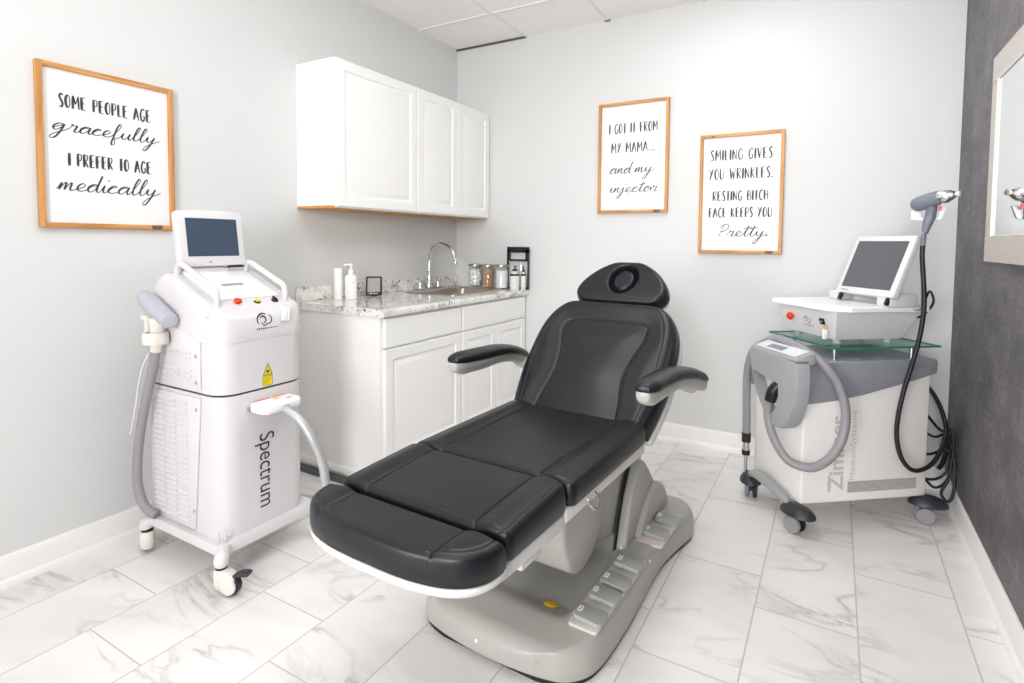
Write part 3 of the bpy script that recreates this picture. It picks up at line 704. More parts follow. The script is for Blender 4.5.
# back: built flat, then tilted
tt = Vector((.70, .714)).normalized()
def tilt(y=0., z=.60, off=0.):
    return Matrix(((1, 0, 0, 0), (0, tt.x, -tt.y, y-tt.y*off), (0, tt.y, tt.x, z+tt.x*off), (0, 0, 0, 1)))
def lerp_tab(tab, v):
    for (a, x), (c, y) in zip(tab, tab[1:]):
        if v <= c:
            t = 0 if c == a else (v-a)/(c-a); t = max(0, t); return x+(y-x)*t
    return tab[-1][1]
def smooth_tab(tab, n=8):
    P = catmull([(a, x, 0) for a, x in tab], n); return [(p.x, p.y) for p in P]
BW = smooth_tab([(-.02, .280), (.06, .296), (.16, .309), (.26, .312), (.36, .309), (.43, .298), (.485, .276), (.525, .243), (.55, .198), (.562, .14)])
seam_half = catmull([(.172, -.02, 0), (.165, .06, 0), (.151, .15, 0), (.150, .20, 0), (.163, .28, 0), (.182, .345, 0), (.189, .385, 0), (.183, .42, 0), (.160, .441, 0), (.10, .447, 0), (.0, .449, 0)], 10)
def seam_d(x, y):
    x = abs(x); best = 9.; bi = 0
    for i in range(len(seam_half)-1):
        a, c = seam_half[i], seam_half[i+1]; ab = c-a; k = max(0, min(1, ((x-a.x)*ab.x+(y-a.y)*ab.y)/ab.length_squared))
        px, py = a.x+ab.x*k-x, a.y+ab.y*k-y; d = px*px+py*py
        if d < best: best = d; bi = ab.x*(y-a.y)-ab.y*(x-a.x)
    return math.sqrt(best)*(1 if bi > 0 else -1)      # positive inside the panel
def back_pos(s, t): y = -.02+t*.582; return s*lerp_tab(BW, y), y
def back_top(x, y, s, t):
    w = lerp_tab(BW, y); dx = (1-abs(s))*w; dy = .562-y; db = y+.02
    z = -math.hypot(rnd(dx, .045), rnd(dy, .045)) - rnd(db, .02); z = max(z, -.05)
    d = seam_d(x, y)
    z -= gv(d, .0034, .0055)+gv(d+.008, .002, .0014)+gv(dx-.05, .003, .0012)
    if d < 0: z += .008*sst(0, .075, -d)
    else: z += .004*sst(0, .1, d)
    z += .012*math.exp(-((y-.16)/.10)**2)*math.exp(-(x/.15)**2)
    return z
MB(tilt()).sheet(180, 160, back_pos, back_top, -.085, side=[(.003, .3), (.003, .7), (-.004, 1.)]).build('back_cushion', 'leather', ch, smooth=50)
bs = [(w+.006, y) for y, w in BW[::3]]
pl = [(x, y) for x, y in bs]+[(0, .575)]+[(-x, y) for x, y in reversed(bs)]
b = MB(tilt()); b.prism(pl, -.122, -.086, 'z', .012, 3); b.box(-.16, .16, .0, .44, -.15, -.121, .012); b.build('back_shell', 'shell_white', ch, smooth=40)
# headrest
HW = smooth_tab([(0, .150), (.012, .182), (.035, .204), (.065, .213), (.10, .205), (.135, .186), (.17, .158), (.20, .124), (.225, .082), (.243, .03)])
def head_pos(s, t): y = t*.243; return s*lerp_tab(HW, y), y
def head_top(x, y, s, t):
    w = lerp_tab(HW, y); dx = (1-abs(s))*w; dy = min(y, .243-y)
    z = -math.hypot(rnd(dx, .03), rnd(dy, .03)); z = max(z, -.034)
    e = math.hypot((x-.002)/.066, (y-.128)/.082)
    z -= .040*math.exp(-((e-.84)/.13)**2)
    z -= .006*sst(.8, .6, e)
    return z
HT = tilt(0, .60, -.008) @ Matrix.Translation((0, .568, 0))
MB(HT).sheet(100, 80, head_pos, head_top, -.072, side=[(.003, .3), (.002, .7), (-.006, 1.)]).build('headrest', 'leather', ch, smooth=55)
b = MB(HT); b.box(-.055, .055, -.06, .14, -.10, -.0722, .008); b.box(-.03, .03, -.20, .02, -.115, -.095, .005); b.build('headrest_bracket', 'shell_white', ch)
hs = [(w-.004, y) for y, w in HW[::4]]
MB(HT).prism(hs+[(0, .238)]+[(-x, y) for x, y in reversed(hs)], -.0838, -.0724, 'z', .004, 2).build('headrest_shell', 'shell_white', ch, smooth=40)

def sweep(C, hw, up, dn, n=20, flat=.0):
    """rounded section swept along centre points C; half width, height above and depth below per point"""
    P = catmull(C, 6); m = len(P)
    def at(L, i):
        f = i/(m-1)*(len(L)-1); a = int(min(f, len(L)-2)); return L[a]+(L[a+1]-L[a])*(f-a)
    R = []
    for i in range(m):
        t = P[min(m-1, i+1)]-P[max(0, i-1)]; h = Vector((t.y, -t.x, 0)).normalized(); ring = []
        for k in range(n):
            a = 2*PI*k/n; c, s = math.cos(a), math.sin(a)
            c2 = math.copysign(abs(c)**.75, c); s2 = math.copysign(abs(s)**.85, s)
            ring.append(tuple(P[i]+h*(at(hw, i)*c2)+Vector((0, 0, (at(up, i) if s2 > 0 else at(dn, i))*s2))))
        R.append(ring)
    return R
for s in (1, -1):
    C = [(s*.366, -.285, .804), (s*.366, -.277, .805), (s*.366, -.23, .804), (s*.365, -.11, .799), (s*.373, .03, .791), (s*.386, .16, .769), (s*.398, .26, .741), (s*.404, .305, .726), (s*.405, .312, .723)]
    arm = MB().ring(sweep([(c[0], c[1], c[2]-.013) for c in C], [.010, .024, .035, .036, .034, .033, .030, .02, .006], [.004, .008, .010, .010, .010, .010, .010, .006, .002], [.008, .030, .046, .044, .036, .034, .040, .034, .010]), True).build('armrest', 'shell_grey', ch, smooth=60)
    MB().ring(sweep(C, [.004, .027, .040, .042, .041, .040, .036, .025, .003], [.003, .018, .028, .030, .030, .029, .025, .014, .003], [.002, .010, .017, .019, .019, .018, .016, .010, .002]), True).build('arm_pad', 'leather', arm, smooth=60)
    b = MB(); b.tube([(s*.392, .22, .715), (s*.375, .25, .70), (s*.34, .28, .70), (s*.29, .29, .73)], [.020, .022, .022, .020], 14); b.build('arm_bracket', 'shell_grey', arm, smooth=60)

# base
BHW = smooth_tab([(-.575, .17), (-.56, .23), (-.53, .272), (-.48, .302), (-.40, .314), (-.25, .316), (-.10, .310), (.05, .303), (.18, .305), (.30, .320), (.40, .338), (.47, .342), (.53, .318), (.565, .275), (.585, .21), (.595, .13)])
def bpos(s, t):
    y = -.575+t*1.17; w = lerp_tab(BHW, y); x = s*w
    k = max(0, 1-t*6); y -= .014*k*(1-s*s)
    return x, y
def btop(x, y, s, t):
    w = lerp_tab(BHW, y); dx = (1-abs(s))*w; dy = min(y+.588, .597-y)
    z = .116-math.hypot(rnd(dx, .035), rnd(dy, .05)); z = max(z, .066)
    ins = sst(.205, .165, abs(x))*sst(-.46, -.33, y)*sst(.16, .02, y)
    z -= .040*ins
    z -= .018*sst(-.36, -.60, y)
    return z
MB().sheet(70, 90, bpos, btop, .018, side=[(.004, .3), (.004, 1.)]).build('base_shell', 'shell_grey', ch, smooth=60)
rim = [(w-.004, y) for y, w in BHW[::3]]
MB().prism(rim+[(-x, y) for x, y in reversed(rim)], .0005, .0178, 'z').build('rubber_foot', 'black', ch, smooth=30)
b = MB()
for y0, y1 in ((-.452, -.008), (.108, .392)):
    dx = .0 if y0 < 0 else .010
    P = rrect(.206+dx, .300+dx*1.8, y0, y1, .012)
    b.prism([(q[0], q[1]) for q in P], .108, .1176, 'z', .002)
b.build('pedal_tray', 'pedal_tray', ch, smooth=30)
for i, (yc, dx) in enumerate([(-.400, 0), (-.286, 0), (-.196, 0), (-.072, 0), (.190, .012), (.318, .020)]):
    P = [(q[0]+dx, q[1]) for q in rrect(.212, .306, yc-.036, yc+.036, .016)]
    tf = Matrix.Translation((0, 0, .1335)) @ Matrix.Rotation(math.radians(5), 4, 'Y') @ Matrix.Translation((0, 0, 0))
    tf = Matrix.Translation((.26, yc, .126)) @ Matrix.Rotation(math.radians(4), 4, 'Y') @ Matrix.Translation((-.26, -yc, 0))
    pd = MB(tf).prism(P, -.007, .009, 'z', .003, 3).build('foot_pedal', 'pedal', ch, smooth=40)
    b = MB(tf)
    x0 = .222+dx
    b.prism([(q[0], q[1]) for q in rrect(x0-.004, x0+.010, yc-.014, yc+.014, .005)], .0092, .0098, 'z')
    b.build('pedal_mark', 'bright_white', pd, smooth=0)
    b = MB(tf); b.box(x0, x0+.005, yc-.009, yc-.001, .0099, .0103); b.box(x0+.001, x0+.007, yc+.002, yc+.008, .0099, .0103); b.build('pedal_symbol', 'mid_grey', pd, smooth=0)
MB().lathe([(0, .004), (.022, .0038), (.024, .003), (.024, 0), (0, 0)], n=28).build('warning_sticker', 'yellow', ch, loc=(.104, -.364, btop(.104, -.364, 0, 0)+.0022), rot=(math.atan2(btop(.104, -.34, 0, 0)-btop(.104, -.388, 0, 0), .048), 0, 0))
SZ = btop(.104, -.364, 0, 0)+.0068
b = MB()
for k in (-1, 1): b.tube([(.094, -.364+k*.006, SZ-k*.001), (.104, -.366+k*.004, SZ-k*.001), (.114, -.362+k*.005, SZ-k*.001)], .0009, 5)
b.build('sticker_symbol', 'orange', ch)
for x, y, z in ((.296, .03, .098), (.190, .03, .1165), (-.03, -.586, .05)):
    MB().lathe([(0, -.004), (.006, -.004), (.006, .002), (.003, .004), (0, .0045)], (x, y, z), 12).build('screw_cap', 'bright_white', ch)
# lift mechanism
pc = [(-.445, .47), (-.445, .33), (-.40, .235), (-.35, .200), (-.30, .190), (-.24, .205), (-.18, .25), (-.145, .32), (-.135, .40), (-.135, .47)]
MB().prism(pc, -.19, .19, 'x', .018, 3).build('lift_arm', 'shell_grey', ch, smooth=40)
MB().lathe([(0, 0), (.006, 0), (.006, .004), (0, .005)], n=12).build('lift_screw', 'bright_white', ch, loc=(.10, -.401, .285), rot=(math.radians(110), 0, 0))
MB().prism([(-.16, .47), (-.16, .21), (-.02, .17), (.16, .105), (.34, .10), (.34, .40), (.20, .47)], -.155, .155, 'x', .008, 2).build('column', 'shell_grey', ch, smooth=40)
for s in (1, -1):
    xs = sorted((s*.166, s*.206))
    fin = MB().prism([(.03, .10), (.06, .20), (.10, .285), (.155, .365), (.182, .392), (.215, .390), (.245, .372), (.30, .322), (.335, .283), (.37, .247), (.42, .18), (.46, .10)], xs[0], xs[1], 'x', .010, 3).build('column_cover', 'shell_grey', ch, smooth=40)
    xs = sorted((s*.190, s*.228))
    MB().prism([(.12, .10), (.16, .15), (.22, .205), (.29, .245), (.35, .258), (.40, .240), (.45, .200), (.485, .15), (.50, .10)], xs[0], xs[1], 'x', .012, 3).build('cover_shoulder', 'shell_grey', fin, smooth=40)
    xs = sorted((s*.1605, s*.1655))
    MB().prism([(.012, .10), (.045, .20), (.085, .29), (.145, .375), (.175, .402), (.215, .40), (.215, .10)], xs[0], xs[1], 'x').build('gap_gasket', 'black', fin, smooth=0)

# ------------------------------------------------------------------ upright laser cart on the left
def text_mesh(txt, size, sx, place, name, m, parent, spacing=1., bold=0.):
    c = bpy.data.curves.new(name, 'FONT'); c.body = txt; c.size = size; c.space_character = spacing; c.offset = bold
    o = bpy.data.objects.new(name, c); COL.objects.link(o)
    dg = bpy.context.evaluated_depsgraph_get(); me = bpy.data.meshes.new_from_object(o.evaluated_get(dg))
    bpy.data.objects.remove(o); bpy.data.curves.remove(c)
    xs = [v.co.x for v in me.vertices]; x0, x1 = min(xs), max(xs)
    for v in me.vertices: v.co = place(Vector(((v.co.x-x0)/(x1-x0)*sx, v.co.y, 0)))
    me.name = name; me.materials.clear(); me.materials.append(M[m])
    o = bpy.data.objects.new(name, me); COL.objects.link(o); o.parent = parent; return o

LX, LY = .43, -2.185      # cart centre
lc = empty('laser_cart', (LX, LY, 0), 0, 'tall white upright laser machine with small tilted screen, against the left wall', 'medical machine')
def LB(): return MB(Matrix.Translation((-LX, -LY, 0)))
def slice_body(name, prof, y0, y1, xf, rf, rt, m, xr=None):
    """side profile [(x, z, top?)] in slices across y with rounded front corners and top edges"""
    ds = [0, .002, .006, .012, .02, .032, .05, .075]; ds = [d for d in ds if d <= rf+.001]
    ys = [(y0+d, d) for d in ds]+[(y1-d, d) for d in reversed(ds)]
    R = []
    for y, d in ys:
        ring = []
        for p in prof:
            x, z = p[0], p[1]; top = len(p) > 2
            x = min(x, xf-rnd(d, rf)); 
            if xr is not None: x = max(x, xr+rnd(d, .02))
            if top: z -= rnd(d, rt)
            ring.append((x, y, z))
        R.append(ring)
    return LB().ring(R).build(name, m, lc, smooth=38)
Y0, Y1 = -2.356, -1.978
slice_body('lower_body', [(.185, .146), (.208, .676), (.660, .676), (.662, .146)], Y0, Y1, .661, .075, 0, 'white_plastic')
slice_body('body_gap', [(.215, .676), (.215, .684), (.653, .684), (.653, .676)], Y0+.006, Y1-.006, .655, .075, 0, 'ink')
slice_body('upper_body', [(.208, .684), (.222, .884), (.660, .870), (.660, .684)], Y0, Y1, .660, .075, 0, 'white_plastic')
cv = slice_body('top_cover', [(.222, .8845), (.225, .98), (.235, 1.06, 1), (.262, 1.105, 1), (.31, 1.122, 1), (.36, 1.108, 1), (.48, 1.055, 1), (.585, 1.010, 1), (.622, .992, 1), (.642, .972), (.654, .948), (.660, .915), (.663, .885), (.660, .8705)], Y0-.003, Y1+.003, .663, .075, .030, 'white_plastic')
DEG = math.degrees
deck_a = math.atan2(1.122-1.010, .31-.585)
def deckz(x): return 1.010+(.585-x)*.428
dp = LB().box(.33, .56, Y0+.055, Y1-.055, 0, .004, .0015, tf=None).build('deck_plate', 'bright_white', lc)
for v in dp.data.vertices: v.co.z += deckz(v.co.x+LX)+.0012
b = LB(); b.prism([(.45, deckz(.45)+.0075), (.465, deckz(.465)+.0075), (.465, deckz(.465)+.004), (.45, deckz(.45)+.004)], -2.215, -2.125, 'y'); b.build('card_slot', 'mid_grey', lc, smooth=0)
# side louvre panels
def side_panel(name, poly, rows, cols, x0, z0, z1):
    b = LB(); b.prism(poly, Y0-.007, Y0-.0005, 'y', .002)
    for c in range(3):
        for r in rows:
            xa = cols[c]
            b.prism([(Y0-.0066, r), (Y0-.0135, r+.004), (Y0-.0066, r+.013)], xa, xa+.068, 'x')
    return b.build(name, 'white_plastic', lc, smooth=25)
side_panel('side_panel', [(.196, .160), (.215, .664), (.545, .664), (.498, .160)], [.18+.0205*k for k in range(23)], (.236, .316, .396), 0, 0, 0)
side_panel('side_panel', [(.228, .694), (.238, .945), (.375, .925), (.548, .872), (.546, .694)], [.735, .756, .805, .826], (.266, .346, .426), 0, 0, 0)
for x, z in ((.524, .82), (.522, .72), (.520, .62), (.496, .23)):
    b = LB(); b.lathe([(0, 0), (.007, 0), (.007, -.002), (0, -.003)], (x, Y0-.0072, z), 12, 'y'); b.build('panel_screw', 'alu', lc)
# base frame and castors
b = LB(); zf = .118
R = []
outer = rrect(.170, .690, -2.385, -1.950, .035); inner = rrect(.215, .645, -2.345, -1.990, .02)
b.ring([[(p[0], p[1], zf) for p in outer], [(p[0], p[1], zf+.026) for p in outer], [(p[0]*.985+.43*.015, p[1]*.985+LY*.015, zf+.034) for p in outer], [(p[0], p[1], zf+.034) for p in inner], [(p[0], p[1], zf) for p in inner]], closed=True)
CP = [(.212, -2.388, 2.7), (.705, -2.392, .35), (.705, -1.940, 1.1), (.212, -1.940, 2.)]
for x, y, a in CP:
    cx = x+(-.03 if x > .4 else .03); cy = y+(.03 if y < -2.2 else -.03)
    b.tube([(cx, cy, zf+.018), (x, y, zf+.006), (x, y, zf-.014)], [.024, .026, .024], 12)
b.build('base_frame', 'white_plastic', lc, smooth=45)
b = LB(); b.prism([(.200, .1523), (.2, .160), (.650, .160), (.650, .1523)], Y0+.02, Y1-.02, 'y'); b.build('floor_pan', 'white_plastic', lc)
b = LB()
for (x, y) in ((.655, -2.368), (.668, -2.350)):
    b.tube([(x, y, .150), (x+.004, y-.004, .175), (x+.003, y-.004, .195)], .0045, 8)
b.build('cable_hook', 'white_plastic', lc)
for x, y, a in CP:
    c = empty('castor', (x-LX, y-LY, 0), a); c.parent = lc
    MB().lathe([(.014, .092), (.021, .092), (.021, .104), (.014, .104)], n=18).build('stem', 'black', c)
    b = MB(); b.lathe([(0, .020), (.020, .022), (.026, .032), (.027, .084), (.023, .0918), (0, .0918)], (0, 0, 0), 22)
    b.prism([(.0, .088), (.0, .036), (.02, .050), (.05, .050), (.062, .058), (.052, .072), (.03, .084)], -.020, .020, 'y', .006, 3)
    for q in (-1, 1): b.lathe([(0, q*.017), (.029, q*.017), (.032, q*.020), (.030, q*.025), (.018, q*.028), (0, q*.028)], (q*0+0, .036, .037), 24, 'y') if False else b.lathe([(0, q*.015), (.029, q*.015), (.0315, q*.018), (.029, q*.024), (.016, q*.027), (0, q*.027)], (.036, 0, .038), 24, 'y')
    b.build('housing', 'cream_plastic', c, smooth=45)
    MB().lathe([(0, -.0148), (.031, -.0148), (.0365, -.011), (.037, 0), (.0365, .011), (.031, .0148), (0, .0148)], n=28, axis='y').build('wheel', 'black', c, loc=(.036, 0, .0372))
    MB().prism([(.050, .076), (.075, .088), (.104, .092), (.114, .086), (.110, .077), (.085, .074), (.058, .066)], -.016, .016, 'y', .004, 2).build('brake_lever', 'dark_caster', c)
# screen
mt = Matrix.Translation((.358, 0, 1.143)) @ Matrix.Rotation(math.radians(-8), 4, 'Y')
def LBM(): return MB(Matrix.Translation((-LX, -LY, 0)) @ mt)
yl, yr = -2.318, -2.040
b = LBM(); P = [(yl+.004, 0), (yl, .012), (yl, .212), (yl+.006, .222), (yl+.09, .229), (yr-.09, .229), (yr-.006, .222), (yr, .212), (yr, .012), (yr-.004, 0)]
b.prism(P, -.034, 0, 'x', .006, 3)
mo = b.build('monitor', 'white_plastic', lc, smooth=40)
LBM().prism([(yl+.034, .040), (yl+.034, .194), (yr-.028, .194), (yr-.028, .040)], .0002, .0012, 'x').build('screen', 'screen_blue', mo, smooth=0)
b = LBM(); b.prism([(-2.205, .014), (-2.200, .020), (-2.192, .020), (-2.190, .014)], .0003, .001, 'x'); b.build('maker_mark', 'hose_grey', mo, smooth=0)
b = LBM(); b.prism([(yr-.075, -.008), (yr-.075, -.0005), (yr-.012, -.0005), (yr-.012, -.008)], -.016, -.002, 'x'); b.build('gasket', 'black', mo, smooth=0)
b = LB(); b.box(.29, .345, -2.30, -2.10, 1.095, 1.138, .010); b.build('monitor_base', 'white_plastic', lc)
for y in (-2.322, -2.030):
    b = LB(); b.tube([(.335, y, 1.10), (.345, y, 1.140), (.365, y, 1.153), (.40, y, 1.143), (.54, y, 1.085), (.580, y, 1.068), (.593, y, 1.045), (.594, y, 1.000)], .0115, 12, 5)
    b.build('handle', 'white_plastic', lc, smooth=60)
EB = MB().lathe([(.009, 0), (.009, .006), (.0145, .008), (.0155, .013), (.013, .018), (0, .019)], n=20).build('emergency_button', 'red', lc, loc=(.585-LX, -2.236-LY, 1.008), rot=(0, math.radians(20), 0))
MB().lathe([(.013, 0), (.013, .005), (.0, .006)], n=18).build('button_ring', 'black_gloss', lc, loc=(.590-LX, -2.156-LY, 1.006), rot=(0, math.radians(20), 0))
MB().lathe([(.009, .006), (.009, .012), (0, .013)], n=18).build('indicator_lamp', 'yellow', lc, loc=(.590-LX, -2.156-LY, 1.006), rot=(0, math.radians(20), 0))
b = MB(); b.lathe([(.014, 0), (.014, .006), (.008, .010), (0, .010)], n=18); b.box(-.016, .010, -.003, .003, .008, .016, .001); b.build('key_switch', 'black_gloss', lc, loc=(.592-LX, -2.078-LY, 1.005), rot=(0, math.radians(20), 0))
b = LB(); b.box(.6640, .669, -2.100, -2.070, .932, .990, .006); b.box(.64, .666, -2.087, -2.083, .984, .988); b.build('key_tag', 'bright_white', lc)
# printed marks
b = LB(); pl2 = lambda p: Vector((.6632, p.x, p.y))
def arc(cx, cz, r, a0, a1, w, n=16):
    P = [Vector((cx+r*math.cos(a0+(a1-a0)*k/n), cz+r*math.sin(a0+(a1-a0)*k/n), 0)) for k in range(n+1)]; ribbon(b, P, lambda i, t: w*(.6+.6*math.sin(PI*i/n)), pl2)
pl2 = lambda p: Vector((.6545+(.948-p.y)*.18, p.x, p.y))
arc(-2.178, .945, .024, .9, 3.9, .005); arc(-2.178, .945, .013, -1.5, 2.6, .005); arc(-2.158, .945, .018, -1.9, 1.2, .004); arc(-2.172, .935, .012, 3.0, 6.0, .004)
for k in range(11):
    y = -2.208+.0085*k; ribbon(b, [Vector((y, .912, 0)), Vector((y+.0055, .912, 0))], lambda i, t: .006 if k < 5 else .003, pl2)
b.build('badge', 'ink', lc, smooth=0)
b = LB(); xs = .6607
tri = [(-2.186, .728), (-2.142, .728), (-2.164, .776)]
b._add([(xs, p[0], p[1]) for p in tri], [(0, 1, 2)]); b._add([(xs, -2.187, .688), (xs, -2.143, .688), (xs, -2.143, .726), (xs, -2.187, .726)], [(0, 1, 2, 3)])
wl = b.build('warning_label', 'yellow', lc, smooth=0)
b = LB(); xs = .6611
def frame_lines(pts, w):
    n = len(pts)
    for k in range(n): ribbon(b, [Vector((*pts[k], 0)), Vector((*pts[(k+1) % n], 0))], lambda i, t: w, lambda p: Vector((xs, p.x, p.y)))
frame_lines([(-2.184, .7295), (-2.144, .7295), (-2.164, .773)], .0022); frame_lines([(-2.186, .689), (-2.144, .689), (-2.144, .725), (-2.186, .725)], .0012)
cx, cz = -2.164, .743
b._add([(xs, cx+.0055*math.cos(a*PI/5), cz+.0055*math.sin(a*PI/5)) for a in range(10)], [tuple(range(10))])
for a in range(8): ribbon(b, [Vector((cx+.006*math.cos(a*PI/4), cz+.006*math.sin(a*PI/4), 0)), Vector((cx+.010*math.cos(a*PI/4), cz+.010*math.sin(a*PI/4), 0))], lambda i, t: .001, lambda p: Vector((xs, p.x, p.y)))
for k in range(3): ribbon(b, [Vector((-2.182, .716-.008*k, 0)), Vector((-2.150-.004*k, .716-.008*k, 0))], lambda i, t: .0012, lambda p: Vector((xs, p.x, p.y)))
b.build('label_print', 'ink', wl, smooth=0)
text_mesh('Spectrum', .094, .288, lambda p: Vector((.6618-LX, -2.203+p.y*.98-LY, .506-p.x)), 'lettering', 'ink', lc)
# side holder with handpiece and hose
b = LB(); b.lathe([(.033, 0), (.042, 0), (.044, .004), (.044, .040), (.042, .044), (.033, .044)], (.341, -2.4075, .856), 28, closed=True); b.box(.272, .300, -2.415, -2.395, .862, .960, .006); b.box(.248, .274, -2.415, -2.395, .940, .960, .006)
b.build('handpiece_holder', 'cream_plastic', lc)
hp = empty('laser_handpiece', (.355, -2.425, .95), 0, 'lilac-grey laser handpiece resting in the side holder of the tall white machine', 'handpiece')
HB = lambda: MB(Matrix.Translation((-.355, 2.425, -.95)))
b = HB(); b.ring(sweep([(.250, -2.402, 1.036), (.255, -2.402, 1.033), (.275, -2.402, 1.020), (.32, -2.402, .998), (.385, -2.402, .968), (.425, -2.402, .950), (.430, -2.402, .948)], [.008, .024, .033, .035, .034, .032, .026], [.006, .020, .028, .028, .026, .024, .020], [.006, .022, .028, .027, .026, .026, .020])); b.build('grip', 'lilac_grey', hp, smooth=60)
b = HB(); b.tube([(.345, -2.402, .955), (.345, -2.402, .90), (.330, -2.402, .825)], [.030, .024, .019], 14); b.build('handle', 'cream_plastic', hp, smooth=60)
b = HB(); b.lathe([(0, 0), (.005, 0), (.005, .003), (0, .004)], (.268, -2.410, 1.045), 10); b.lathe([(0, 0), (.005, 0), (.005, .003), (0, .004)], (.290, -2.410, 1.037), 10); b.build('button', 'yellow', hp)
HB().tube([(.330, -2.402, .828), (.315, -2.404, .77), (.262, -2.408, .62), (.222, -2.41, .50), (.196, -2.41, .38), (.192, -2.41, .29), (.215, -2.405, .215), (.250, -2.395, .180), (.275, -2.384, .170)], .0175, 14, 8).build('hose', 'hose_grey', hp, smooth=60)
HB().tube([(.302, -2.41, .82), (.268, -2.425, .74), (.238, -2.43, .62), (.205, -2.43, .52), (.19, -2.43, .49)], .004, 8).build('sensor_wire', 'white_plastic', hp)
# docked second handpiece with silver hose
h2 = empty('docked_handpiece', (.70, -2.165, .62), 0, 'flat white handpiece with red stripe and silver hose, docked on the tall machine', 'handpiece')
H2 = lambda: MB(Matrix.Translation((-.70, 2.165, -.62)))
H2().prism([(.664, -2.248), (.664, -2.072), (.735, -2.072), (.757, -2.090), (.757, -2.232), (.735, -2.248)], .602, .640, 'z', .012, 4).build('body', 'bright_white', h2, smooth=45)
H2().box(.6635, .672, -2.255, -2.10, .606, .626, .002).build('dock_plate', 'hose_grey', h2)
b = H2(); b.box(.668, .674, -2.235, -2.165, .6402, .6412); b.box(.668, .674, -2.150, -2.095, .6402, .6412); b.build('stripe', 'red', h2, smooth=0)
b = H2(); b._add([(.690, -2.170, .6413), (.712, -2.165, .6413), (.690, -2.135, .6413)], [(0, 1, 2)]); b.build('label', 'yellow', h2, smooth=0)
b = H2(); b.box(.722, .732, -2.130, -2.112, .6402, .6414); b.build('mark', 'orange', h2, smooth=0)
H2().tube([(.735, -2.165, .616), (.765, -2.158, .606), (.82, -2.143, .570), (.87, -2.128, .500), (.90, -2.113, .418), (.92, -2.112, .33), (.925, -2.10, .24), (.925, -2.07, .14), (.93, -2.00, .06), (.94, -1.90, .022), (.92, -1.78, .020), (.75, -1.72, .020), (.50, -1.74, .020), (.40, -1.80, .03), (.38, -1.88, .06), (.38, -1.93, .08), (.38, -1.945, .10)], .0165, 14, 8).build('hose', 'hose_silver', h2, smooth=60)

# ------------------------------------------------------------------ cooling machine on the right
TH = math.radians(39)
cm = empty('cooling_machine', (2.585, -.535, 0), TH, 'white and grey wheeled cooling machine with a looped grey hose, by the dark wallpaper', 'medical machine')
MB().box(-.310, .314, -.170, .180, .122, .70, .010, 3).build('cabinet_body', 'zbody', cm, smooth=40)
cap = [(-.332, .565), (-.25, .570), (-.15, .580), (-.04, .598), (.08, .624), (.20, .652), (.332, .686), (.334, .735), (.326, .750), (-.326, .750), (-.334, .735)]
MB().prism(cap, -.186, .196, 'y', .008, 3).build('top_hood', 'grey_plastic', cm, smooth=40)
MB().box(-.085, .258, -.1735, -.1705, .164, .212, .001).build('vent_grille', 'perf', cm, smooth=0)
b = MB()
for x in (-.04, .07): b.lathe([(0, .7502), (.009, .7502), (.007, .754), (0, .755)], (x, -.145, 0), 14)
b.build('hood_rivet', 'grey_plastic', cm)
text_mesh('Zimmer', .105, .335, lambda p: Vector((-.110-p.y*.95, -.1712, .175+p.x)), 'lettering', 'ghost_ink', cm, bold=.002)
MB().box(-.182, -.172, -.1714, -.1705, .172, .245).build('logo_bar', 'ghost_ink', cm, smooth=0)
text_mesh('MedizinSysteme', .040, .31, lambda p: Vector((-.052-p.y*.9, -.1712, .22+p.x)), 'small_lettering', 'ghost_ink', cm)
# control head and hose dock on the left end
SH = [(.100, .765), (.0, .768), (-.120, .766), (-.215, .760), (-.238, .735), (-.240, .640), (-.222, .555), (-.180, .480), (-.125, .450), (-.070, .462), (-.010, .510), (.040, .580), (.082, .665)]
IN = [(.070, .662), (.0, .657), (-.05, .652), (-.112, .646), (-.120, .638), (-.122, .600), (-.117, .565), (-.107, .535), (-.090, .512), (-.062, .498), (-.022, .510), (.022, .552), (.054, .606)]
def csm(P, n=4):
    Q = [Vector((p[0], p[1], 0)) for p in P]; m = len(Q); out = []
    for i in range(m):
        a, b_, c, d = Q[i-1], Q[i], Q[(i+1) % m], Q[(i+2) % m]
        for k in range(n):
            t = k/n; v = .5*((2*b_)+(c-a)*t+(2*a-5*b_+4*c-d)*t*t+(3*b_-a-3*c+d)*t**3); out.append((v.x, v.y))
    return out
SH, IN = csm(SH), csm(IN)
b = MB(); b.ring([[(-.338, p[0], p[1]) for p in SH], [(-.390, p[0], p[1]) for p in SH], [(-.400, p[0]*.97-.002, p[1]*.985+.009) for p in SH], [(-.400, p[0], p[1]) for p in IN], [(-.338, p[0], p[1]) for p in IN]], closed=True)
b.build('control_head', 'mid_grey', cm, smooth=40)
MB().prism([(.085, .675), (-.13, .66), (-.14, .52), (-.10, .47), (0, .50), (.075, .63)], -.337, -.333, 'x').build('dock_recess', 'bright_white', cm, smooth=0)
b = MB(); b.prism([(-.398, .763), (-.392, .776), (-.310, .802), (-.310, .7505), (-.336, .7505), (-.337, .763)], -.235, .098, 'y', .004, 2); b.build('panel_wedge', 'mid_grey', cm, smooth=30)
tfp = Matrix.Translation((-.352, 0, .7895)) @ Matrix.Rotation(-math.atan2(.026, .082), 4, 'Y')
b = MB(tfp); b.box(-.034, .036, -.205, .078, .0, .0016, .0006); b.build('panel_label', 'hp_panel', cm, smooth=0)
b = MB(tfp); b.box(-.020, .014, -.095, .010, .0018, .0036, .0006); b.build('display', 'lcd', cm, smooth=0)
b = MB(tfp)
for k in range(4): b.lathe([(0, .0017), (.006, .0017), (.005, .003), (0, .0032)], (.0 if k % 2 else .018, -.13-.016*k, 0), 12)
b.build('button', 'bright_white', cm)
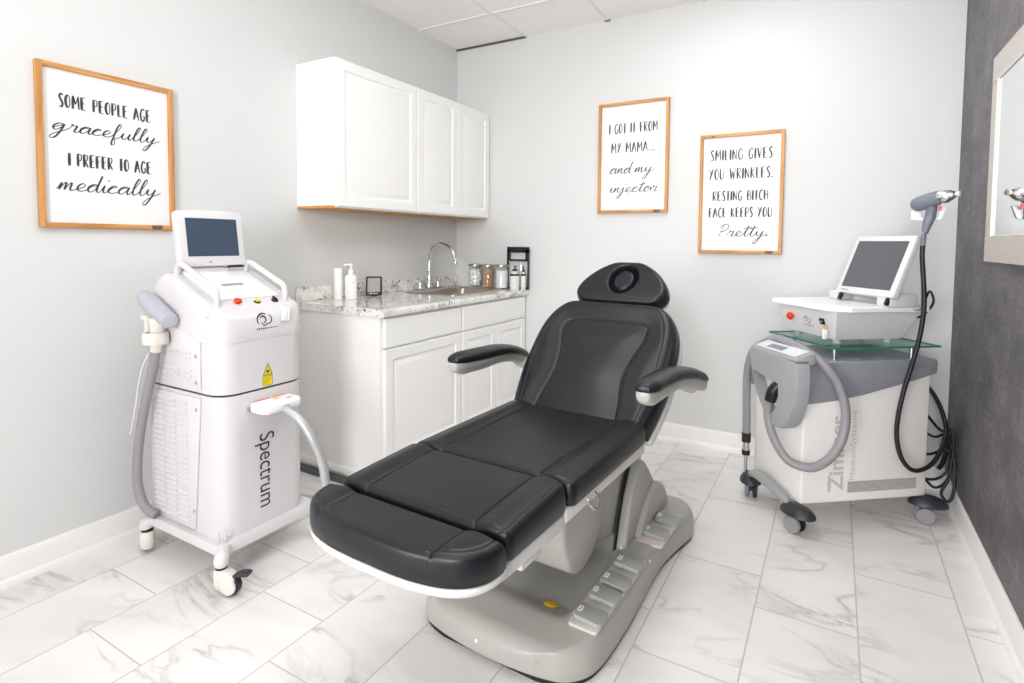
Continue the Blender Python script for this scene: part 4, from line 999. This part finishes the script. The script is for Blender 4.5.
b = MB(); b.tube([(-.350, -.105, .650), (-.375, -.100, .638), (-.398, -.088, .605), (-.403, -.072, .560)], [.018, .024, .027, .025], 16); b.build('hose_nozzle', 'black_gloss', cm)
HZ = [(-.403, -.074, .575), (-.403, -.058, .51), (-.400, -.078, .43), (-.390, -.135, .355), (-.362, -.180, .315), (-.300, -.222, .308), (-.235, -.235, .345), (-.188, -.24, .41), (-.166, -.24, .49), (-.170, -.238, .58), (-.200, -.232, .665), (-.240, -.222, .725), (-.282, -.19, .775), (-.300, -.12, .800), (-.302, -.016, .815), (-.300, .05, .812), (-.305, .12, .785), (-.330, .180, .73), (-.340, .207, .63), (-.338, .212, .50), (-.337, .208, .40), (-.338, .205, .315)]
MB().tube(HZ, .0185, 16, 8).build('air_hose', 'hose_grey', cm, smooth=60)
b = MB(); b.lathe([(.019, .27), (.0215, .27), (.0215, .315), (.019, .315)], (-.338, .205, 0), 18); b.build('hose_collar', 'black', cm)
b = MB(); b.lathe([(.0, .205), (.019, .205), (.019, .228), (0, .228)], (-.338, .205, 0), 18); b.build('hose_collar', 'black', cm)
MB().lathe([(0, .1), (.008, .1), (.008, .2), (.0155, .2), (.0155, .272), (0, .272)], (-.338, .205, 0), 18).build('hose_coupling', 'alu', cm)
b = MB(); b.ring(sweep([(-.335, -.135, .118), (-.345, -.10, .135), (-.355, 0, .155), (-.355, .08, .155), (-.345, .14, .135)], [.016, .022, .024, .022, .018], [.018, .022, .024, .022, .018], [.018, .02, .022, .02, .018])); b.build('bumper_bar', 'mid_grey', cm, smooth=60)
for i, (u, v, a, g) in enumerate([(-.323, .175, .9, 0), (-.323, -.172, 1.9, 0), (.323, -.175, 2.6, 1), (.323, .175, .5, 1)]):
    c = empty('castor', (u, v, 0), a); c.parent = cm
    prof = [(0, .128), (.030, .125), (.052, .114), (.066, .098), (.068, .086), (.055, .080), (0, .078)]
    b = MB(Matrix.Diagonal((1.15, .78, 1, 1))); b.lathe(prof, n=28); b.build('hood', 'dark_caster', c, smooth=60)
    for s in (-1, 1):
        w = MB().lathe([(0, -.010), (.016, -.010), (.018, -.007), (.024, -.007), (.026, -.010), (.036, -.008), (.0375, -.004), (.0375, .006), (.034, .010), (0, .010)] if s > 0 else [(0, -.010), (.034, -.010), (.0375, -.006), (.0375, .004), (.036, .008), (.026, .010), (.024, .007), (.018, .007), (.016, .010), (0, .010)], (0, 0, 0), 28, 'y').build('wheel', 'hose_grey' if (g or s > 0) else 'black', c, loc=(.012, s*.0175, .0377))
    MB().box(-.012, .030, -.0070, .0070, .035, .0795, .003).build('fork', 'dark_caster', c)
# glass shelf standing on the hood
gs = empty('glass_shelf', (2.585, -.535, .7505), TH, 'green-edged clear glass shelf on metal posts above the cooling machine', 'shelf')
g0, g1, h0, h1 = -.185, .338, -.190, .275
MB().box(g0+.0015, g1-.0015, h0+.0015, h1-.0015, .052, .0598).build('glass_plate', 'glass_shelf', gs, smooth=0)
b = MB(); b.box(g0, g1, h0, h0+.0012, .0518, .060); b.box(g0, g1, h1-.0012, h1, .0518, .060); b.box(g0, g0+.0012, h0+.0012, h1-.0012, .0518, .060); b.box(g1-.0012, g1, h0+.0012, h1-.0012, .0518, .060)
b.build('glass_edge', 'glass_edge', gs, smooth=0)
for u, v in ((-.155, -.148), (.228, -.150), (-.12, .17), (.25, .17)):
    MB().lathe([(0, .0), (.014, .0), (.014, .003), (.0095, .004), (.0095, .0516), (0, .0516)], (u, v, 0), 20).build('post', 'alu', gs)

# ------------------------------------------------------------------ laser console standing on the glass
cs = empty('laser_console', (2.585, -.535, .8106), TH, 'small white desktop laser console with a leaning grey screen, on the glass shelf', 'medical machine')
Z0 = .8106
CB = lambda: MB(Matrix.Translation((0, 0, -Z0)))
b = CB()
b.ring([[(-.125, -.115, .832), (.200, -.115, .832), (.200, .215, .832), (-.125, .215, .832)],
        [(-.128, -.120, .842), (.205, -.120, .842), (.205, .220, .842), (-.128, .220, .842)],
        [(-.152, -.150, .940), (.256, -.150, .940), (.256, .245, .940), (-.152, .245, .940)],
        [(-.155, -.152, .960), (.260, -.152, .960), (.260, .248, .960), (-.155, .248, .960)]])
b.build('casing', 'white_plastic', cs, smooth=25)
lidp = [(-.178, -.110), (-.105, -.182), (.275, -.182), (.285, -.172), (.285, .268), (-.178, .268)]
lz = lambda v: .984
b = CB(); cen = Vector((.04, .04))
b.ring([[(p[0], p[1], lz(p[1])-.023) for p in lidp], [(p[0]*1.004, p[1]*1.004, lz(p[1])-.018) for p in lidp], [(p[0]*1.004, p[1]*1.004, lz(p[1])-.005) for p in lidp], [(cen.x+(p[0]-cen.x)*.975, cen.y+(p[1]-cen.y)*.975, lz(p[1])) for p in lidp]])
b.build('lid', 'bright_white', cs, smooth=25)
for u, v in ((-.09, -.08), (.165, -.08), (-.09, .18), (.165, .18)):
    CB().lathe([(0, .8107), (.016, .8107), (.018, .815), (.018, .8322), (0, .8322)], (u, v, 0), 18).build('foot', 'light_grey', cs)
# screen leaning back towards +u, facing -u
ta = math.atan2(.105, .255)
mt2 = Matrix.Translation((.050, 0, 1.028)) @ Matrix.Rotation(ta, 4, 'Y')
CM = lambda: MB(Matrix.Translation((0, 0, -Z0)) @ mt2)
va, vb = .112, -.222
b = CM(); b.prism([(va, 0), (va+.004, .290), (vb, .290), (vb, 0)], 0, .030, 'x', .006, 3); mo = b.build('monitor', 'white_plastic', cs, smooth=40)
CM().prism([(va-.026, .030), (va-.026, .262), (vb+.026, .262), (vb+.026, .030)], -.0014, -.0002, 'x').build('screen', 'screen_grey', mo, smooth=0)
b = CM(); b.prism([(va-.03, .012), (va-.03, .017), (va-.075, .017), (va-.075, .012)], -.001, -.0002, 'x'); b.build('maker_mark', 'hose_grey', mo, smooth=0)
for v in (.085, -.19):
    b = CM(); b.box(.006, .022, v-.008, v+.008, -.034, .0, .003); b.build('hinge', 'black_gloss', mo)
b = CB(); b.box(.060, .200, -.262+.06, -.145+.02, .9845, 1.040, .008); b.build('hinge_block', 'white_plastic', cs); b = CB(); b.box(.075, .17, .125, .19, .9845, 1.030, .008); b.build('hinge_block', 'white_plastic', cs)
# controls on the front (-u) panel, which leans outwards
pf = lambda v, z, o=0.: Vector((-.1285-(z-.842)*.245-o, v, z-Z0))
eb = MB().lathe([(.012, 0), (.012, .006), (.018, .009), (.018, .018), (.013, .024), (0, .025)], n=20).build('emergency_button', 'red', cs, loc=pf(.155, .905), rot=(0, -PI/2-.1, 0))
MB().lathe([(0, 0), (.022, 0), (.022, .002), (0, .0025)], n=24).build('button_plate', 'yellow', cs, loc=pf(.168, .905, -.0005), rot=(0, -PI/2-.35, 0))
b = MB(); b.box(-.014, .014, -.014, .014, 0, .006, .001); ks = b.build('key_switch', 'black_gloss', cs, loc=pf(-.055, .907), rot=(0, -PI/2-.35, 0))
MB().lathe([(0, 0), (.005, 0), (.004, .004), (0, .004)], n=12).build('key', 'alu', ks, loc=(0, 0, .006))
b = MB(); b.box(-.011, .011, -.005, .005, -.044, 0, .003); b.build('key_tag', 'bright_white', cs, loc=pf(-.085, .874, .018))
b = MB(); b.lathe([(0, 0), (.006, 0), (.008, .008), (.006, .018), (0, .02)], n=12); b.build('key_head', 'tongue', cs, loc=pf(-.085, .874, .018))
b = MB(); plc = lambda p: pf(p.x, p.y, .0008)
def arc2(cx, cz, r, a0, a1, w, n=14):
    P = [Vector((cx-r*math.cos(a0+(a1-a0)*k/n), cz+r*math.sin(a0+(a1-a0)*k/n), 0)) for k in range(n+1)]; ribbon(b, P, lambda i, t: w, plc)
arc2(.055, .900, .016, .9, 3.9, .003); arc2(.055, .900, .008, -1.5, 2.6, .003); arc2(.040, .898, .012, -1.9, 1.2, .003)
for k in range(8): ribbon(b, [Vector((.078-.009*k, .874, 0)), Vector((.073-.009*k, .874, 0))], lambda i, t: .004, plc)
b.build('badge', 'ink', cs, smooth=0)
# side pole with cradle, outside the lid's near right corner
b = MB(); b.tube([(.196, -.183, .972-Z0), (.196, -.205, .972-Z0), (.196, -.2165, .985-Z0), (.196, -.217, 1.05-Z0), (.196, -.217, 1.359-Z0)], .0035, 8, 5)
b.build('cradle_pole', 'alu', cs)

# hand unit in its cradle (world coordinates)
hx = empty('treatment_handpiece', (2.90, -.61, 1.38), 0, 'grey pistol-shaped handpiece with chrome nozzle, high beside the leaning screen', 'handpiece')
XB = lambda: MB(Matrix.Translation((-2.90, .61, -1.38)))
def along(a, c, prof, n=20):
    a, c = Vector(a), Vector(c); d = c-a; q = d.to_track_quat('Z', 'Y').to_matrix().to_4x4(); q.translation = a
    return [(r, h*d.length) for r, h in prof], q
PA, PBt = (2.826, -.585, 1.420), (2.915, -.640, 1.452)
pr, q = along(PA, PBt, [(0, 0), (.017, .03), (.027, .12), (.031, .3), (.032, .6), (.030, .95), (.029, 1.), (0, 1.)])
XB().lathe(pr, n=24, tf=q).build('barrel', 'blue_grey', hx, smooth=60)
PC = (2.962, -.672, 1.461)
pr, q = along(PBt, PC, [(0, .0), (.0285, .0), (.029, .1), (.027, .5), (.017, .85), (.011, 1.0), (0, 1.)])
XB().lathe(pr, n=24, tf=q).build('nozzle', 'chrome', hx, smooth=60)
pr, q = along(PC, (2.978, -.682, 1.463), [(0, 0), (.008, 0), (.0085, .5), (.012, .55), (.012, .9), (.008, 1.), (0, 1.)])
XB().lathe(pr, n=18, tf=q).build('tip', 'cream_plastic', hx)
XB().tube([(2.893, -.622, 1.42), (2.890, -.612, 1.38), (2.882, -.612, 1.35), (2.873, -.613, 1.305)], [.020, .020, .019, .012], 14).build('grip', 'blue_grey', hx, smooth=60)
b = XB()
for k in range(6): b.lathe([(.006, 0), (.0105, .001), (.0105, .006), (.006, .007)], (2.8705-.0004*k, -.613, 1.296-.009*k), 14)
b.lathe([(0, -.05), (.0075, -.05), (.009, .002), (0, .002)], (2.869, -.613, 1.298), 14); b.build('strain_relief', 'blue_grey', hx)
b = XB(); b.box(2.915, 2.923, -.640, -.625, 1.398, 1.418); b.build('trigger', 'red', hx)
XB().tube([(2.868, -.613, 1.255), (2.868, -.613, 1.20), (2.878, -.614, 1.08), (2.882, -.614, .98), (2.872, -.61, .86), (2.850, -.61, .74), (2.825, -.61, .62), (2.808, -.61, .50), (2.808, -.605, .40), (2.830, -.60, .315), (2.870, -.58, .268), (2.92, -.52, .262), (2.965, -.46, .29), (3.00, -.40, .35), (3.015, -.36, .41)], .0095, 12, 8).build('cable', 'black', hx, smooth=60)
cr = empty('handpiece_cradle', (2.86, -.575, 1.37), 0, 'small white cradle bracket gripping the grey pistol-shaped handpiece', 'bracket')
b = MB(); b.box(-.030, .008, .023, .060, -.010, .034, .005); b.box(-.006, .020, -.009, .030, -.0105, -.001, .001); b.build('block', 'bright_white', cr)
b = MB(); b.prism([(.052, -.012), (.070, -.008), (.088, .045), (.062, .042)], -.040, -.020, 'y', .004); b.box(.016, .056, -.008, .0, -.0100, .0, .003); b.box(.050, .060, -.03, -.004, -.010, .003, .002); b.build('arm', 'bright_white', cr)

# black cords bundled between the machines and the dark wall
def cord(pts, r, lab, dy=0.):
    pts = [(p[0], p[1]+dy, p[2]) for p in pts]
    o = MB().tube(pts, r, 10, 8).build('power_cord', 'black', smooth=60); tag(o, lab, 'cord', 'black cords hanging by the dark wallpaper')
cord([(2.92, -.12, .60), (2.99, -.20, .52), (3.03, -.26, .42), (3.045, -.27, .30), (3.035, -.26, .20), (3.02, -.25, .16)], .010, 'thick black cord hanging behind the cooling machine, nearest the back wall', .085)
cord([(2.93, -.20, .47), (3.00, -.27, .39), (3.04, -.30, .40), (3.045, -.31, .30), (3.03, -.32, .18), (3.005, -.34, .115), (3.03, -.36, .09), (3.05, -.34, .14), (3.05, -.31, .28), (3.03, -.27, .36)], .0065, 'thin black cord with a long narrow loop near the baseboard corner', -.035)
cord([(2.93, -.22, .24), (2.97, -.27, .26), (3.03, -.30, .30), (3.04, -.30, .22), (3.0, -.30, .16), (2.95, -.26, .13)], .006, 'thin black cord looping low behind the wheel of the cooling machine', -.01)
cord([(2.92, -.20, .36), (2.99, -.24, .33), (3.045, -.26, .36), (3.05, -.28, .24), (3.04, -.28, .14), (2.99, -.29, .10), (2.94, -.25, .15)], .006, 'thin black cord crossing the bundle just above the wheel', .02)
b = MB().tube([(2.838, -.395, .93), (2.882, -.43, .925), (2.915, -.47, .965), (2.928, -.50, 1.01), (2.915, -.48, 1.05), (2.903, -.45, 1.005)], .005, 10, 8).build('signal_cord', 'black', smooth=60); tag(b, 'thin black cord looping out of the back of the desktop laser console', 'cord')

# ------------------------------------------------------------------ lights, camera, view
W = bpy.data.worlds.new('room_world'); bpy.context.scene.world = W; W.use_nodes = True
W.node_tree.nodes['Background'].inputs[0].default_value = (.9, .95, 1, 1); W.node_tree.nodes['Background'].inputs[1].default_value = GAIN['W']
def area(name, loc, rot, sx, sy, e, col=(1, 1, 1)):
    l = bpy.data.lights.new(name, 'AREA'); l.shape = 'RECTANGLE'; l.size = sx; l.size_y = sy; l.energy = e; l.color = col
    o = bpy.data.objects.new(name, l); COL.objects.link(o); o.location = loc; o.rotation_euler = rot; return o
area('softbox', (2.75, -5.9, 1.7), (math.radians(86), 0, math.radians(24)), 1.2, 1.8, GAIN['C'], (.985, .99, 1.)).data.spread = math.radians(110)
area('added_fill_light', (.75, -5.9, .95), (math.radians(87), 0, math.radians(-21)), 1.0, 1.2, 8.5, (.985, .99, 1.)).data.spread = math.radians(55)  # unseen fill, added to lift the dim lower right of the room
area('bounce_flash', (2.4, -3.9, 1.75), (math.radians(180-30), 0, math.radians(8)), .5, .5, GAIN['E'], (.98, .99, 1.))

cam = bpy.data.cameras.new('camera'); co = bpy.data.objects.new('camera', cam); COL.objects.link(co)
yaw, pitch, roll, F = -.5233, -.0497, .0091, 559.5446
cy, sy = math.cos(yaw), math.sin(yaw)
fw = Vector((sy*math.cos(pitch), cy*math.cos(pitch), math.sin(pitch))); r = Vector((cy, -sy, 0)); u = r.cross(fw)
r2 = r*math.cos(roll)+u*math.sin(roll); u2 = -r*math.sin(roll)+u*math.cos(roll)
mw = Matrix((r2, u2, -fw)).transposed().to_4x4(); mw.translation = Vector((2.5466, -3.549, 1.2501)); co.matrix_world = mw
cam.sensor_width = 36; cam.sensor_fit = 'HORIZONTAL'; cam.lens = F/1024*36; cam.shift_x = .0; cam.shift_y = -71.455/1024; cam.clip_start = .02
sc = bpy.context.scene; sc.camera = co
sc.view_settings.view_transform = 'Standard'; sc.view_settings.look = 'None'; sc.view_settings.gamma = 1; sc.view_settings.use_curve_mapping = False
sc.view_settings.exposure = 0.0
try:
    sc.cycles.use_denoising = True; sc.cycles.max_bounces = 14; sc.cycles.diffuse_bounces = 8; sc.cycles.glossy_bounces = 6; sc.cycles.transmission_bounces = 10; sc.cycles.caustics_reflective = False; sc.cycles.sample_clamp_indirect = 6
except Exception: pass
